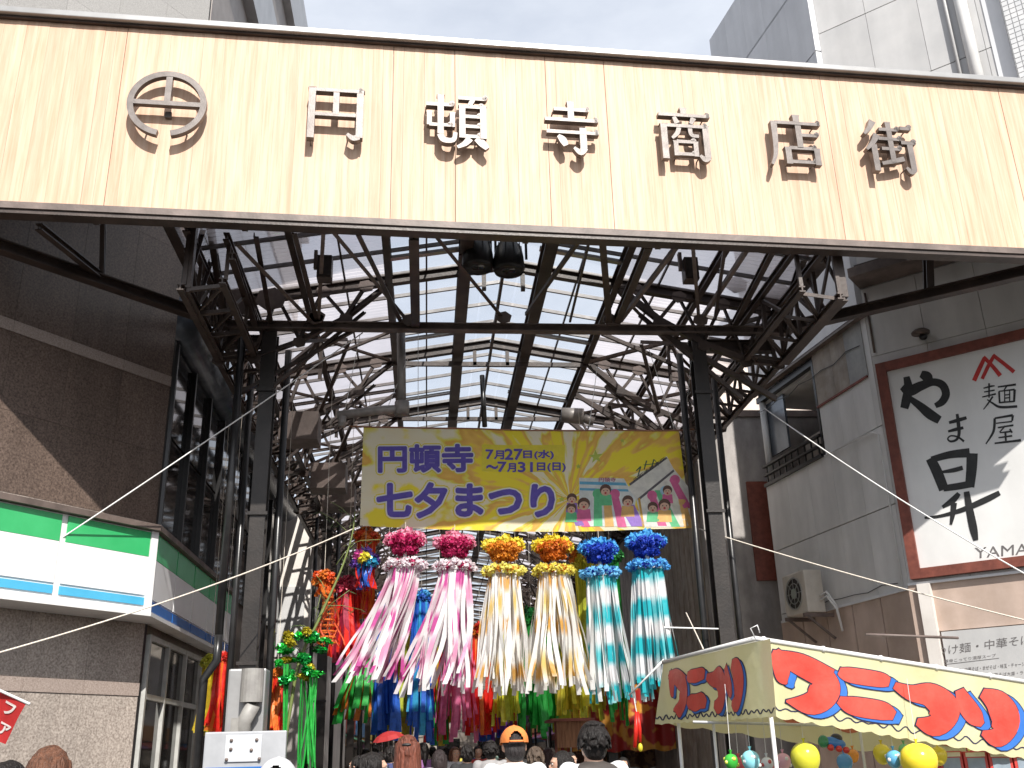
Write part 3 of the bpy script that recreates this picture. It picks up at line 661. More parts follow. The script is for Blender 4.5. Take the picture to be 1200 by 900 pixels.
while s < 6.2:
    e = min(s+1.22, 6.3)
    block(FS_, s, e, 4.44, 4.82, .001, .022).build('green_panel', PLASG, fs_); block(FS_, s, e, 3.86, 4.435, .001, .020).build('white_panel', PLASW, fs_)
    block(FS_, s, e, 3.69, 3.83, .001, .022).build('deep_blue_panel', PLASN, fs_); s = e+.05

# ================================================================== RIGHT BUILDING
rb = thing('noodle_shop_building', 'tall grey panelled building with open balcony right of the arcade', 'building')
RC = V(8.05, 16.1, 0); re_ = V(-sin(radians(-48)), -cos(radians(-48)), 0); rn = V(-cos(radians(-48)), sin(radians(-48)), 0)
rd = V(sin(radians(-9)), cos(radians(-9)), 0); rsn = V(-cos(radians(-9)), sin(radians(-9)), 0)
def RF(s, z, d): return RC+re_*s+rn*d+V(0, 0, z)
def RS(s, z, d): return RC+rd*s+rsn*d+V(0, 0, z)
A = RF(9, 0, -.05); B = RC+V(.06, .02, 0); C_ = RS(1.92, 0, -.05); D_ = RS(4.4, 0, -.05)
pl = lambda u, v, d: V(u, v, d)
main = [(A.x, A.y), (B.x, B.y), (D_.x, D_.y), (D_.x+8, D_.y+1)]
MB().prism(main, pl, 0, 6.9).build('wall', PINKW, rb); MB().prism(main, pl, 9.1, 18.95).build('wall', SIDEW, rb)
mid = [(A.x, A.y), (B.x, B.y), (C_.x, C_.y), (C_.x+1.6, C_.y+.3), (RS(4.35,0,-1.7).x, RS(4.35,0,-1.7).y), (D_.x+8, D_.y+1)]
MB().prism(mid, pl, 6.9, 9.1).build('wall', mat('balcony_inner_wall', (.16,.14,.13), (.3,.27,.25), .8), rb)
# side wall cladding
for i in range(5):
    s0 = i*.88; 
    for z0, z1 in ((4.07, 5.5), (5.52, 6.93)):
        block(RS, s0+.004, s0+.876, z0, z1, -.04, .0).build('wall_panel', PANELG, rb)
    for z0 in (9.12, 11.1, 13.1, 15.1, 17.0):
        block(RS, s0+.002, s0+.878, z0, z0+(1.96 if z0 < 17 else 1.93), -.04, .12).build('side_panel', SIDEW, rb)
for s0, s1, m in ((0, .16, PANELG), (.165, .75, PANELG), (.755, 1.25, STAIN), (1.255, 1.91, STAIN)):
    block(RS, s0, s1, 6.95, 9.08, -.04, .0).build('wall_panel', PANELG, rb)
    if m is STAIN or s0 > .1: block(RS, s0, s1, 7.95, 9.07, .001, .012).build('weathered_patch', m if m is STAIN else mat('weathered_grey_patch', (.33,.34,.34), (.42,.42,.41), .6, dirt=.3), rb)
block(RS, .18, 1.95, 7.92, 7.96, .001, .03).build('rusty_drip_edge', RUST, rb)
block(RS, -.1, 4.5, 9.04, 9.09, -.02, .14).build('eave_trim', STEEL2, rb)
for a in range(5): block(RS, a*.9, a*.9+.86, -.0, 4.04, -.04, -.01).build('lower_wall_panel', PINKW, rb)
block(RS, 0, 4.4, 4.03, 4.075, -.02, .03).build('flashing', SIDEW, rb)
# balcony
MB().tube([RS(4.28, 6.8, -.08), RS(4.28, 9.05, -.08)], .075, 12).build('corner_column', PANELG, rb, True)
block(RS, 1.95, 4.4, 8.86, 8.99, -.12, -.0).build('balcony_lintel', BLACKM, rb)
block(RS, 1.95, 4.4, 8.80, 9.0, -1.6, -.13).build('balcony_ceiling', PANELG, rb)
block(RS, 1.93, 2.0, 6.95, 8.86, -.1, .01).build('balcony_frame', BLACKM, rb)
for z, h in ((6.93, .07), (7.16, .04), (7.36, .045)): block(RS, 2.0, 4.4, z, z+h, -.03, .05).build('balcony_rail', BLACKM, rb)
for k in range(9): block(RS, 2.1+k*.27, 2.13+k*.27, 7.0, 7.36, -.01, .02).build('baluster', BLACKM, rb)
block(RS, 2.2, 2.85, 6.98, 7.55, -.7, -.15).build('storage_box', STAIN, rb)
block(RS, 3.5, 4.4, 7.6, 8.8, -.2, -.15).build('balcony_screen', BLUEMET, rb)
# front cladding above, around and below the big sign
for i in range(9):
    s0 = .01+i*.98
    for z0, z1 in ((8.25, 9.6), (9.62, 11.6), (11.62, 13.6), (13.62, 15.5), (15.52, 17.3), (17.32, 18.93)):
        if s0 > 3.2 and z0 > 9.6: continue
        block(RF, s0, s0+.972, z0, z1, -.04, .0).build('wall_panel', PANELW if z0 > 9.6 else PANELG, rb)
    block(RF, s0, s0+.972, 4.12, 8.24, -.04, -.004).build('wall_panel', PANELG, rb)
block(RF, 0, .34, 0, 4.10, -.04, .05).build('pillar', PINKW, rb)
block(RF, .345, 8.9, 3.32, 4.10, -.04, .0).build('beam', PINKW, rb)
block(RF, .16, .36, 0, 4.09, -.02, .13).build('pilaster', WARMW, rb)
block(RF, 0, 8.9, 4.09, 4.13, -.03, .06).build('flashing', SIDEW, rb)
block(RF, .0, 1.75, 9.62, 9.80, .002, .62).build('canopy', STEEL2, rb); block(RF, .05, 1.6, 9.80, 9.96, .002, .35).build('canopy', STEEL, rb)
MB().tube([RF(2.72, 11, .12), RF(2.72, 18.9, .12)], .11, 14).build('downpipe', WHITE, rb, True)
MB().tube([RF(2.45, 11, .06), RF(2.45, 18.9, .06)], .035, 8).build('downpipe', PANELW, rb, True)
block(RF, 3.05, 3.35, 9.6, 18.9, -.04, .02).build('shaded_strip', SIDEW, rb)
TILE = mat('small_white_tile', (.60,.61,.62), (.70,.70,.70), .25, 0, 4, .02, rnd=.1)
block(RF, 3.36, 8.9, 9.6, 18.93, -.04, .20).build('tile_backing', mat('tile_grout', (.28,.29,.3), (.34,.34,.35), .8), rb)
tm = MB(); 
for i in range(26):
    for j in range(50):
        s0 = 3.38+i*.105; z0 = 12.0+j*.105
        tm.add([RF(s0, z0, .206), RF(s0+.093, z0, .206), RF(s0+.093, z0+.093, .206), RF(s0, z0+.093, .206)], [(0,3,2,1)])
for i in range(2):
    for j in range(50):
        d0 = .02+i*.09; z0 = 12.0+j*.105
        tm.add([RF(3.354, z0, d0), RF(3.354, z0, d0+.08), RF(3.354, z0+.093, d0+.08), RF(3.354, z0+.093, d0)], [(0,1,2,3)])
o = tm.build('small_tiles', TILE, rb); o['kind'] = 'stuff'
for (z, sg_) in ((8.62, .06), (4.2, .03)):
    MB().tube([RS(4.3-.45*i, z+.02*sin(i*1.7)-sg_*(i % 2), .03) for i in range(10)], .008, 6).build('cable', BLACKM, rb, True)
MB().tube([RS(.12, 4.1, .03), RS(.12, 6.8, .03), RS(.3, 6.9, .04), RS(1.9, 6.92, .04)], .014, 6).build('cable', PANELG, rb, True)
MB().tube([RF(.08, 8.3, .03), RF(.08, 9.5, .03)], .02, 8).build('conduit', STEEL2, rb, True)
# wall lamp over the sign
t = thing('wall_lamp', 'small round grey lamp on the wall above the white shop signboard', 'wall lamp', RF(.95, 8.42, 0))
mb = MB(); mb.lathe([(.001,.05),(.10,.045),(.16,.0),(.155,-.03),(.001,-.035)], RF(.95, 8.42, .15), 18); mb.build('shade', STEEL2, t, True); MB().bar(RF(.95, 8.40, 0), RF(.95, 8.42, .12), .05, .06).build('bracket', BLACKM, t)
MB().ell(RF(.97, 8.34, .10), .07, .07, .06).build('bulb_guard', BLACKM, t, True)

# big signboard
rs = thing('noodle_shop_signboard', 'large white signboard with red frame and black brush lettering on the grey wall', 'signboard', RF(.1, 4.2, 0))
SW = 4.25
for a in ((.08, .25, 4.18, 8.04), (SW-.17, SW, 4.18, 8.04)): block(RF, *a, .003, .14).build('frame_rail', RUST, rs)
for a in ((.252, SW-.172, 4.18, 4.34), (.252, SW-.172, 7.87, 8.04)): block(RF, *a, .003, .138).build('frame_rail', RUST, rs)
block(RF, .25, SW-.17, 4.34, 7.87, .003, .07).build('board', mat('signboard_white', (.74,.74,.73), (.80,.80,.79), .35, 0, 1, .01, dirt=.06), rs)
k5 = 2.7273
def RP(u, v, d):
    p = P2(1000+u/k5, 370+v/k5, 'P', (RF(0,0,.07).x, RF(0,0,.07).y), -48); return p+rn*d
def signchar(name, strokes, m=INK, d=.004):
    mb = MB()
    for i, st in enumerate(strokes): stroke_add(mb, st, RP, d+.0004*i, 0, len(st) > 2)
    return mb.build(name, m, rs)
signchar('lettering', [   # ya
  [(158,225,26),(180,240,34),(215,225,30),(255,212,24),(285,222,26),(296,250,26),(284,275,24),(262,288,16)],
  [(216,186,22),(236,196,34),(246,214,18)],
  [(170,195,20),(176,230,28),(170,268,30),(163,296,26)], [(178,262,16),(215,290,26),(245,315,32),(276,334,26)]])
signchar('lettering', [   # ma
  [(306,342,9),(335,334,12),(362,326,10)], [(303,370,7),(330,363,11),(352,358,9)], [(332,314,9),(336,345,12),(338,378,10),(330,396,8),(312,402,7),(302,394,5),(312,384,5),(335,388,6),(354,402,7)]])
signchar('lettering', [   # noboru: sun over measure
  [(246,456,30),(268,500,34),(290,556,32)], [(250,460,20),(310,444,24),(372,438,30)], [(380,440,36),(378,490,34),(372,548,30)], [(282,500,8),(320,494,14),(350,486,14)], [(288,552,20),(330,546,22),(376,538,22)],
  [(338,568,14),(318,590,20),(285,612,10)], [(228,646,8),(280,640,10),(350,620,16),(420,590,20),(468,566,16)], [(322,598,20),(318,635,16),(312,668,8)], [(362,562,18),(372,620,24),(384,680,26),(392,718,16)]])
signchar('lettering', [   # noodle
  [(416,232,4),(438,226,6),(452,224,4)],[(434,216,6),(434,262,5)],[(418,244,4),(452,238,5)],[(412,260,4),(456,250,6)],[(446,258,6),(430,282,5),(416,300,3)],[(428,268,4),(446,280,6),(470,292,8),(524,290,8)],
  [(462,228,5),(520,220,7)],[(490,226,5),(482,238,4)],[(466,242,6),(468,280,6)],[(466,242,4),(516,236,6)],[(516,236,8),(514,276,7)],[(484,242,4),(484,274,4)],[(500,240,4),(500,274,4)],[(484,254,4),(500,252,4)],[(484,264,4),(500,262,4)],[(468,278,5),(514,274,5)]])
signchar('lettering', [   # shop
  [(452,328,6),(510,318,8)],[(510,318,8),(508,336,6)],[(456,344,4),(508,338,5)],[(452,328,8),(448,370,8),(424,410,4)],[(462,358,5),(512,350,6)],[(486,352,5),(468,372,4)],[(468,374,4),(504,370,6)],[(500,362,5),(508,374,6)],[(486,372,7),(488,400,6)],[(464,390,4),(508,384,6)],[(452,408,5),(536,398,8)]])
signchar('emblem', [[(386,208,14),(404,168,14),(420,134,12)],[(416,132,12),(442,158,12),(470,192,14)],[(412,202,11),(432,160,12),(450,128,11)],[(446,126,12),(480,152,12),(514,180,13)]], REDP, .005)
# latin lettering under the brush characters
mb = MB(); text_add(mb, 'YAMA', lambda u, v, d: RP(u, v-(u-388)*.085, d), (388, 776, 560, 742), .004); mb.build('lettering', INKG, rs)

# menu board below
mbd = thing('menu_board', 'white menu board with black noodle lettering under the beige beam', 'menu board', RF(.7, 2.2, 0))
block(RF, .40, 4.3, 1.9, 3.30, .003, .05).build('board', PANELW, mbd)
def RM(u, v, d):
    p = P2(760+u/2.7273, 680+v/2.7273, 'P', (RF(0,0,.05).x, RF(0,0,.05).y), -48); return p+rn*d
def slope(x0, y0, k): return lambda u, v, d: RM(u, v+(u-x0)*k, d)
for body, box, k in (('つけ麺・中華そば', (918, 243, 1225, 212), -.13), ('鶏豚骨こってり濃厚スープ', (930, 267, 1110, 256), -.12), ('つけ麺・中華そば・まぜそば・味玉・チャーシュー', (965, 298, 1225, 284), -.10), ('特製つけ麺・中華そば大盛・ライス', (1010, 316, 1225, 304), -.08)):
    mb = MB(); text_add(mb, body, slope(box[0], 0, k), box, .004); mb.build('lettering', INKG, mbd)
MB().prism([(930,270),(1120,248),(1120,249.5),(930,272)], RM, .001, .004).build('underline', INKG, mbd)

# air conditioner on the side wall
ac = thing('air_conditioner', 'cream outdoor air conditioner unit on brackets on the side wall', 'air conditioner', RS(2.9, 3.9, 0))
o = block(RS, 2.35, 3.2, 3.98, 4.78, .18, .56).build('casing', CREAM, ac); bevel(o, .03)
def fr_ac(u, v, d): return RS(3.2+d, 4.38+v, .37-u)
block(RS, 3.202, 3.215, 4.03, 4.73, .21, .53).build('fan_plate', CREAM, ac)
def ring(mb, fr, r0, r1, d0, d1, n=28):
    vs = []; 
    for i in range(n):
        a = 2*pi*i/n
        for r in (r0, r1):
            for d in (d0, d1): vs.append(fr(r*cos(a), r*sin(a), d))
    fs = []
    for i in range(n):
        b = i*4; c = ((i+1) % n)*4
        fs += [(b+1,b+3,c+3,c+1),(b+2,b,c,c+2),(b+3,b+2,c+2,c+3),(b,b+1,c+1,c)]
    return mb.add(vs, fs)
ffr = lambda u, v, d: RS(2.78+u, 4.38+v, .56+d)
mb = MB(); ring(mb, ffr, .29, .31, .002, .02); ring(mb, ffr, .19, .2, .004, .018); ring(mb, ffr, .09, .10, .004, .018)
mb.prism([(.09*cos(i*.6), .09*sin(i*.6)) for i in range(10)], ffr, .002, .018); mb.build('fan_grille', ALU, ac)
mb = MB(); mb.prism([(.285*cos(2*pi*i/24), .285*sin(2*pi*i/24)) for i in range(24)], ffr, .0005, .0016); mb.build('fan_opening', DARK, ac)
for k in range(8):
    a = 2*pi*k/8; MB().prism([(.1*cos(a-.04), .1*sin(a-.04)), (.29*cos(a-.015), .29*sin(a-.015)), (.29*cos(a+.015), .29*sin(a+.015)), (.1*cos(a+.04), .1*sin(a+.04))], ffr, .006, .016).build('grille_bar', ALU, ac)
for s in (2.4, 3.1): block(RS, s, s+.05, 3.90, 3.97, 0, .62).build('bracket', STEEL2, ac); MB().bar(RS(s+.02, 3.92, .55), RS(s+.02, 3.5, .02), .04).build('bracket', STEEL2, ac)
for q in (0, .08): MB().tube([RS(2.3, 4.2+q, .3), RS(2.15, 4.25+q, .25), RS(2.12, 4.0+q, .1), RS(2.1, 3.6, .05)], .022, 8).build('pipe', PANELG, ac, True)

# ================================================================== neighbours along the street
nb = thing('rendered_side_building', 'grey rendered blank wall building behind the right steel column', 'building')
MB().box(6.05, 21.0, 0, 14, 44, 8.75).build('wall', CONC, nb); MB().box(5.98, 20.95, 8.75, 14.1, 44.1, 8.9).build('parapet', STEEL2, nb)
for k in range(30): MB().box(6.0, 21.3+k*.45, .2, 6.045, 21.7+k*.45, 8.4).build('wall_rib', STAIN if k < 14 else CONC, nb)
MB().box(7.1, 20.93, 5.0, 7.6, 20.998, 7.2).build('brown_panel', RUST, nb)
bp = thing('sunlit_pink_building', 'far sunlit pale pink building above the grey rendered wall', 'building')
MB().box(9.2, 30, 0, 20, 44.9, 14.2).build('wall', mat('pale_pink_wall', (.66,.55,.48), (.74,.64,.57), .7), bp); 
for z in (11.2, 12.7): MB().box(9.15, 29.94, z, 20, 29.995, z+.07).build('string_course', WHITE, bp)
MB().box(9.5, 29.95, 9.2, 12, 29.99, 10.4).build('window', GLASS, bp)
wb = thing('white_neighbour_building', 'sunlit white building past the dark glass wall, left side of the arcade', 'building')
MB().box(-12, 29.8, 0, -3.45, 45, 8.6).build('wall', WARMW, wb); MB().box(-4.4, 29.74, 4.4, -3.6, 29.79, 6.4).build('window', PANELW, wb)
bt = MB(); 
pal = [(.5,.06,.05), (.08,.25,.5), (.75,.6,.1), (.1,.4,.2), (.6,.3,.1), (.45,.42,.4), (.3,.1,.3)]
PM = [flat('shop_paint', c, .5) for c in pal]
def shop(side, y0, y1, h, wc, k):
    x = -3.9 if side < 0 else 6.3; xo = x+side*7; t = thing('street_shop', '', 'shop', (x, (y0+y1)/2, 0), 'shops along the covered street')
    MB().box(min(x, xo), y0, 0, max(x, xo), y1-.1, h).build('wall', wc, t)
    xi = x-side*.02
    MB().box(xi, y0+.3, .1, xi-side*.04, y1-.4, 2.6).build('shop_window', GLASS, t)
    MB().box(xi, y0+.2, 2.75, xi-side*.25, y1-.3, 3.5).build('sign_panel', PM[k % 7], t)
    n = 12; mb = MB()
    for i in range(n):
        a = y0+.2+(y1-y0-.5)*i/n; b_ = y0+.2+(y1-y0-.5)*(i+1)/n
    mb.add([(xi, y0+.2, 2.72), (xi, y1-.3, 2.72), (xi-side*1.0, y1-.3, 2.35), (xi-side*1.0, y0+.2, 2.35), (xi, y0+.2, 2.69), (xi, y1-.3, 2.69), (xi-side*1.0, y1-.3, 2.32), (xi-side*1.0, y0+.2, 2.32)], [(0,1,2,3),(7,6,5,4),(3,2,6,7),(0,3,7,4),(1,5,6,2)])
    mb.build('awning', PM[(k+3) % 7], t)
    for j in range(3):
        yy = y0+.8+(y1-y0-2)*j/2; f = MB().box(xi, yy, 4.3, xi-side*.05, yy+1.1, 5.8).build('window', GLASS, t); MB().box(xi, yy-.05, 4.22, xi-side*.08, yy+1.15, 4.295).build('sill', ALU, f)
    return t
lw = [CONC, WARMW, PINKW, PANELG, STAIN]
desc = ['red', 'blue', 'yellow', 'green', 'orange', 'grey', 'purple']
y = 45.2
for i in range(4):
    t = shop(-1, y, y+9, 7.4+.5*(i % 2), lw[i % 5], i); t['label'] = 'shop on the left of the covered street with %s sign panel, %s from the mouth' % (desc[i % 7], ('nearest', 'second', 'third', 'farthest')[i])
    t = shop(1, y, y+9, 7.6-.5*(i % 2), lw[(i+2) % 5], i+3); t['label'] = 'shop on the right of the covered street with %s sign panel, %s from the mouth' % (desc[(i+3) % 7], ('nearest', 'second', 'third', 'farthest')[i]); y += 9.2
t = thing('end_building', 'pale building closing the far end of the covered street', 'building', (1, 82.5, 0))
MB().box(-14, 82.5, 0, 18, 95, 11).build('wall', STAIN, t)
for i in range(9):
    for j in range(3): MB().box(-12+i*3.2, 82.44, 1.2+j*3.2, -10.2+i*3.2, 82.49, 2.9+j*3.2).build('window', GLASS, t)

# ================================================================== ROPES
BYR = 15.42
def rope(name, p, q, sag, r, label, m=ROPE):
    pts = [p+(q-p)*(i/24)-V(0, 0, sag*4*(i/24)*(1-i/24)) for i in range(25)]
    return tag(MB().tube(pts, r, 8).build(name, m, None, True), label, 'rope')
rope('rope', P2(425,390,'Y',15), P2(60,638,'P',(-4.2,14.9),37)+ln*.02, .03, .010, 'white rope running from the roof truss down to the green shop fascia', WHITE)
rope('rope', P2(420,617,'Y',BYR), P2(-60,781,'Y',11.0), .12, .010, 'pale rope from the banner lower left corner sagging across the granite wall')
rope('rope', P2(811,617,'Y',BYR), P2(1260,741,'Y',12.6), .06, .010, 'pale rope from the banner lower right corner across to the right wall')
rope('rope', P2(895,478,'Y',14.9), P2(1250,700,'Y',11.8), .10, .010, 'white rope slanting down across the big white signboard', WHITE)
for i, (a, b) in enumerate((((402,492),(422,392)), ((445,500),(478,420)), ((490,500),(490,388)), ((790,502),(760,408)), ((802,503),(812,402)), ((690,503),(700,430)))):
    rope('cord', P2(*a,'Y',BYR), P2(*b,'Y',15.1), .0, .005, ('thin white cord holding the banner left end pole from the roof','thin slanting cord just right of the banner top left corner','upright thin cord above the first banner characters','thin slanting cord near the banner top right corner','thin cord at the very right end of the banner pole','thin cord above the date end of the banner')[i], WHITE)
rope('cord', P2(770,735,'Y',15.0), P2(842,737,'Y',15.0), .0, .012, 'thin white bar between the blue streamers and the right column', WHITE)
rope('cord', P2(804,718,'Y',13), P2(824,760,'Y',10.8), .0, .008, 'thin cord rising from the back corner of the stall awning')

# ================================================================== BANNER
def ray_mat():
    m = bpy.data.materials.new('banner_print'); m.use_nodes = True; nt = m.node_tree; n = nt.nodes; l = nt.links; b = n['Principled BSDF']; o = n['Material Output']
    tc = n.new('ShaderNodeTexCoord'); sp = n.new('ShaderNodeSeparateXYZ'); l.new(tc.outputs['Object'], sp.inputs[0])
    def mth(op, a, b=None, c=None):
        k = n.new('ShaderNodeMath'); k.operation = op
        for i, q in enumerate((a, b, c)):
            if q is None: continue
            if isinstance(q, (int, float)): k.inputs[i].default_value = q
            else: l.new(q, k.inputs[i])
        return k.outputs[0]
    ang = mth('ARCTAN2', mth('SUBTRACT', sp.outputs[2], -.35), mth('SUBTRACT', sp.outputs[0], .75))
    rad = mth('SQRT', mth('ADD', mth('POWER', mth('SUBTRACT', sp.outputs[0], .75), 2.), mth('POWER', mth('SUBTRACT', sp.outputs[2], -.35), 2.)))
    cb = n.new('ShaderNodeCombineXYZ'); l.new(mth('MULTIPLY', ang, 1.), cb.inputs[0]); l.new(mth('MULTIPLY', rad, .16), cb.inputs[1])
    no = n.new('ShaderNodeTexNoise'); no.inputs['Scale'].default_value = 3.4; no.inputs['Detail'].default_value = 3; l.new(cb.outputs[0], no.inputs[0])
    n2 = n.new('ShaderNodeTexNoise'); n2.inputs['Scale'].default_value = 2.6; n2.inputs['Detail'].default_value = 5; l.new(tc.outputs['Object'], n2.inputs[0])
    r = n.new('ShaderNodeValToRGB'); e = r.color_ramp.elements; e[0].position = .30; e[0].color = (.80,.74,.60,1); e[1].position = .36; e[1].color = (.86,.72,.03,1)
    for p, c in ((.45,(.86,.70,.03,1)),(.475,(.80,.50,.10,1)),(.52,(.72,.40,.07,1)),(.54,(.76,.68,.08,1)),(.58,(.80,.74,.55,1)),(.66,(.80,.72,.50,1)),(.69,(.86,.72,.03,1))):
        q = e.new(p); q.color = c
    l.new(mth('ADD', no.outputs[0], mth('MULTIPLY', mth('SUBTRACT', n2.outputs[0], .5), .22)), r.inputs[0])
    l.new(r.outputs[0], b.inputs['Base Color']); b.inputs['Roughness'].default_value = .55
    t = n.new('ShaderNodeBsdfTranslucent'); l.new(r.outputs[0], t.inputs[0]); ms = n.new('ShaderNodeMixShader'); ms.inputs[0].default_value = .35
    l.new(b.outputs[0], ms.inputs[1]); l.new(t.outputs[0], ms.inputs[2]); l.new(ms.outputs[0], o.inputs[0]); return m
BY = 15.42; bc = P2(613, 560, 'Y', BY)
bn = thing('festival_banner', 'yellow festival banner with big purple lettering strung across the arcade mouth', 'banner', bc)
kb = 1200/420
def BN(u, v, d):
    p = P2(400+u/kb, 480+v/kb, 'Y', BY)
    x, z = p.x-bc.x, p.z-bc.z
    wv = .022*sin(2.6*x+.6+.5*z)+.014*sin(5.3*x+2+z)+.02*z*z*sin(1.7*x)
    return V(p.x, BY+.6*wv-d, p.z)
mb = MB(); nu, nv = 90, 22; sag = lambda s: 5*sin(pi*s)
for j in range(nv+1):
    for i in range(nu+1):
        s, t = i/nu, j/nv
        u = (74+(1130-74)*s)*(1-t)+(62+(1172-62)*s)*t; v = (58+14*s+sag(s))*(1-t)+(388+8*s+16*sin(pi*s))*t
        mb.v.append(BN(u, v, 0))
for j in range(nv):
    for i in range(nu): a = j*(nu+1)+i; mb.f.append((a, a+nu+1, a+nu+2, a+1))
mb.build('cloth', ray_mat(), bn, True)
PUR = flat('purple_print', (.10,.07,.38), .6, 0, .15, .2); WPR = flat('white_print', (.72,.70,.66), .6, 0, .04, .2); YPR = flat('yellow_print', (.70,.60,.04), .6, 0, .06, .2)
def btext(body, box, m, d, size=1, off=0):
    mb = MB(); r = abs(box[1]-box[3])*off; k = 12 if r > 3 else 8
    text_add(mb, body, BN, box, d, size)
    if r > 0:
        for i in range(k):
            a = 2*pi*i/k; du, dv = r*cos(a), r*sin(a); text_add(mb, body, BN, (box[0]+du, box[1]+dv, box[2]+du, box[3]+dv), d-.0001*(i+1), size)
            if r > 6: text_add(mb, body, BN, (box[0]+du/2, box[1]+dv/2, box[2]+du/2, box[3]+dv/2), d-.0001*(i+1)-.00005, size)
    return mb.build('lettering', m, bn)
for body, box, o1, o2, o3 in (('円頓寺', (126,208,438,120), .045, .09, .135), ('七夕まつり', (122,360,710,248), .048, .09, .13)):
    btext(body, box, YPR, .004, 1, o3); btext(body, box, WPR, .007, 1, o2); btext(body, box, PUR, .010, 1, o1)
mb = MB()
for i in range(24):
    a, b_ = 470+11.6*i, 470+11.6*(i+1); mb.add([BN(a,118,.004), BN(a,208,.004), BN(b_,208,.004), BN(b_,118,.004)], [(0,1,2,3)])
mb.build('date_patch', YPR, bn)
for body, box in (('7', (484,166,508,136)), ('月', (512,166,544,138)), ('27', (548,167,606,132)), ('日(水)', (610,166,710,136)), ('~', (486,200,524,186)), ('7', (524,208,552,176)), ('月', (556,208,584,180)), ('31', (592,208,640,176)), ('日(日)', (656,208,750,178))):
    btext(body, box, PUR, .008, 1, .05)
# picture at the right of the banner
def bprint(name, poly, c, d=.006):
    bm = bmesh.new(); bm.faces.new([bm.verts.new((u, v, 0)) for u, v in poly]); bmesh.ops.triangulate(bm, faces=bm.faces[:])
    for _ in range(4):
        es = [e for e in bm.edges if e.calc_length() > 26]
        if not es: break
        bmesh.ops.subdivide_edges(bm, edges=es, cuts=1); bmesh.ops.triangulate(bm, faces=bm.faces[:])
    bm.verts.index_update(); mb = MB(); mb.add([BN(v.co.x, v.co.y, d) for v in bm.verts], [tuple(v.index for v in f.verts) for f in bm.faces]); bm.free()
    key = 'print_%02d%02d%02d' % tuple(int(q*99) for q in c); m = bpy.data.materials.get(key) or flat(key, c, .6, 0, .12, .25); return mb.build(name, m, bn)
def circ(u, v, r, ry=None, n=14): return [(u+r*cos(2*pi*i/n), v+(ry or r)*sin(2*pi*i/n)) for i in range(n)]
def strip(poly_top, poly_bot, c, d=.006):   # long thin piece
    (x0, y0), (x1, y1) = poly_top, poly_bot
    return bprint('printed_streamer', [(x0-12, y0), (x0+12, y0), (x1+15, y1), (x1-15, y1)], c, d)
bprint('printed_arcade', [(796,228),(945,232),(985,300),(975,392),(798,390)], (.62,.66,.66), .0045)
bprint('printed_stripe', [(798,240),(950,246),(955,256),(798,250)], (.12,.38,.55), .0055); bprint('printed_stripe', [(798,262),(958,268),(962,276),(798,270)], (.12,.38,.55), .0055)
bprint('printed_arcade', [(958,262),(1090,155),(1112,196),(1165,262),(1168,392),(1012,394),(985,300)], (.66,.65,.60), .005)
bprint('printed_beam', [(990,300),(1112,200),(1116,206),(994,307)], (.10,.09,.10), .0062); bprint('printed_beam', [(992,300),(999,296),(1014,394),(1007,394)], (.5,.3,.05), .0062)
bprint('printed_beam', [(962,250),(1088,158),(1092,163),(966,256)], (.10,.09,.10), .0062)
for a in ((1000,190,990,225),(1000,190,985,205),(1020,170,1012,200),(1045,165,1036,195),(1046,166,1062,188),(1010,185,1060,178)): bprint('printed_leaf', [(a[0],a[1]),(a[0]+4,a[1]+2),(a[2]+3,a[3]+2),(a[2],a[3])], (.03,.10,.06), .0066)
PKs, GNs, PPs, ORs, BLs = (.62,.12,.28), (.12,.48,.22), (.28,.16,.50), (.70,.42,.14), (.3,.5,.62)
for tp_, bt_, c in (((858,285),(860,390),GNs),((888,290),(898,392),ORs),((915,290),(940,394),PKs),((945,330),(985,392),PPs),((800,350),(820,392),PKs),((770,330),(800,388),PPs),((968,320),(1000,392),PPs),((1040,290),(1075,390),PKs),((1060,270),(1120,392),GNs),((1095,262),(1150,388),(.62,.6,.5)),((1110,235),(1160,330),PKs),((1140,300),(1162,392),ORs)):
    strip(tp_, bt_, c, .0062)
for u, v, c in ((858,282,GNs),(915,284,PKs),(1040,288,PKs),(1117,235,PKs),(1084,272,BLs)): bprint('printed_flower', circ(u, v, 17), c, .0076)
SK, HR = (.66,.42,.30), (.10,.045,.03)
for u, v, r, b_ in ((772,300,17,PPs),(770,332,17,GNs),(812,318,21,PKs),(884,272,19,GNs),(958,310,19,ORs),(1042,330,18,GNs),(1082,322,21,ORs),(1092,272,16,PKs)):
    bprint('printed_child', [(u-r,v+r*.7),(u+r,v+r*.7),(u+r*1.2,v+r*2.6),(u-r*1.2,v+r*2.6)], b_, .0082); bprint('printed_hair', circ(u, v-3, r), HR, .0092)
    bprint('printed_face', circ(u, v+4, r*.78, r*.7), SK, .0102); bprint('printed_mouth', circ(u, v+8, r*.2), (.5,.05,.05), .0112)
    for e in (-1, 1): bprint('printed_eye', circ(u+e*r*.3, v, r*.08, r*.12, 8), (.02,.02,.02), .0112)
btext('円頓寺', (862,243,918,228), flat('plum_print', (.3,.05,.12)), .009, 1, .02)
mb = MB(); 
frr = lambda u, v, d: BN(u, v-(u-975)*.72, d)
text_add(mb, '円頓寺商店街', frr, (978,248,1082,234), .009, 1, .02); mb.build('lettering', INK, bn)
for u, v, r in ((852,158,24),(794,190,10),(940,105,9),(738,300,12)):
    bprint('printed_star', [(u+(r if i % 2 == 0 else r*.4)*cos(pi*i/5-.4), v+(r if i % 2 == 0 else r*.4)*sin(pi*i/5-.4)) for i in range(10)], (.42,.50,.08), .005)
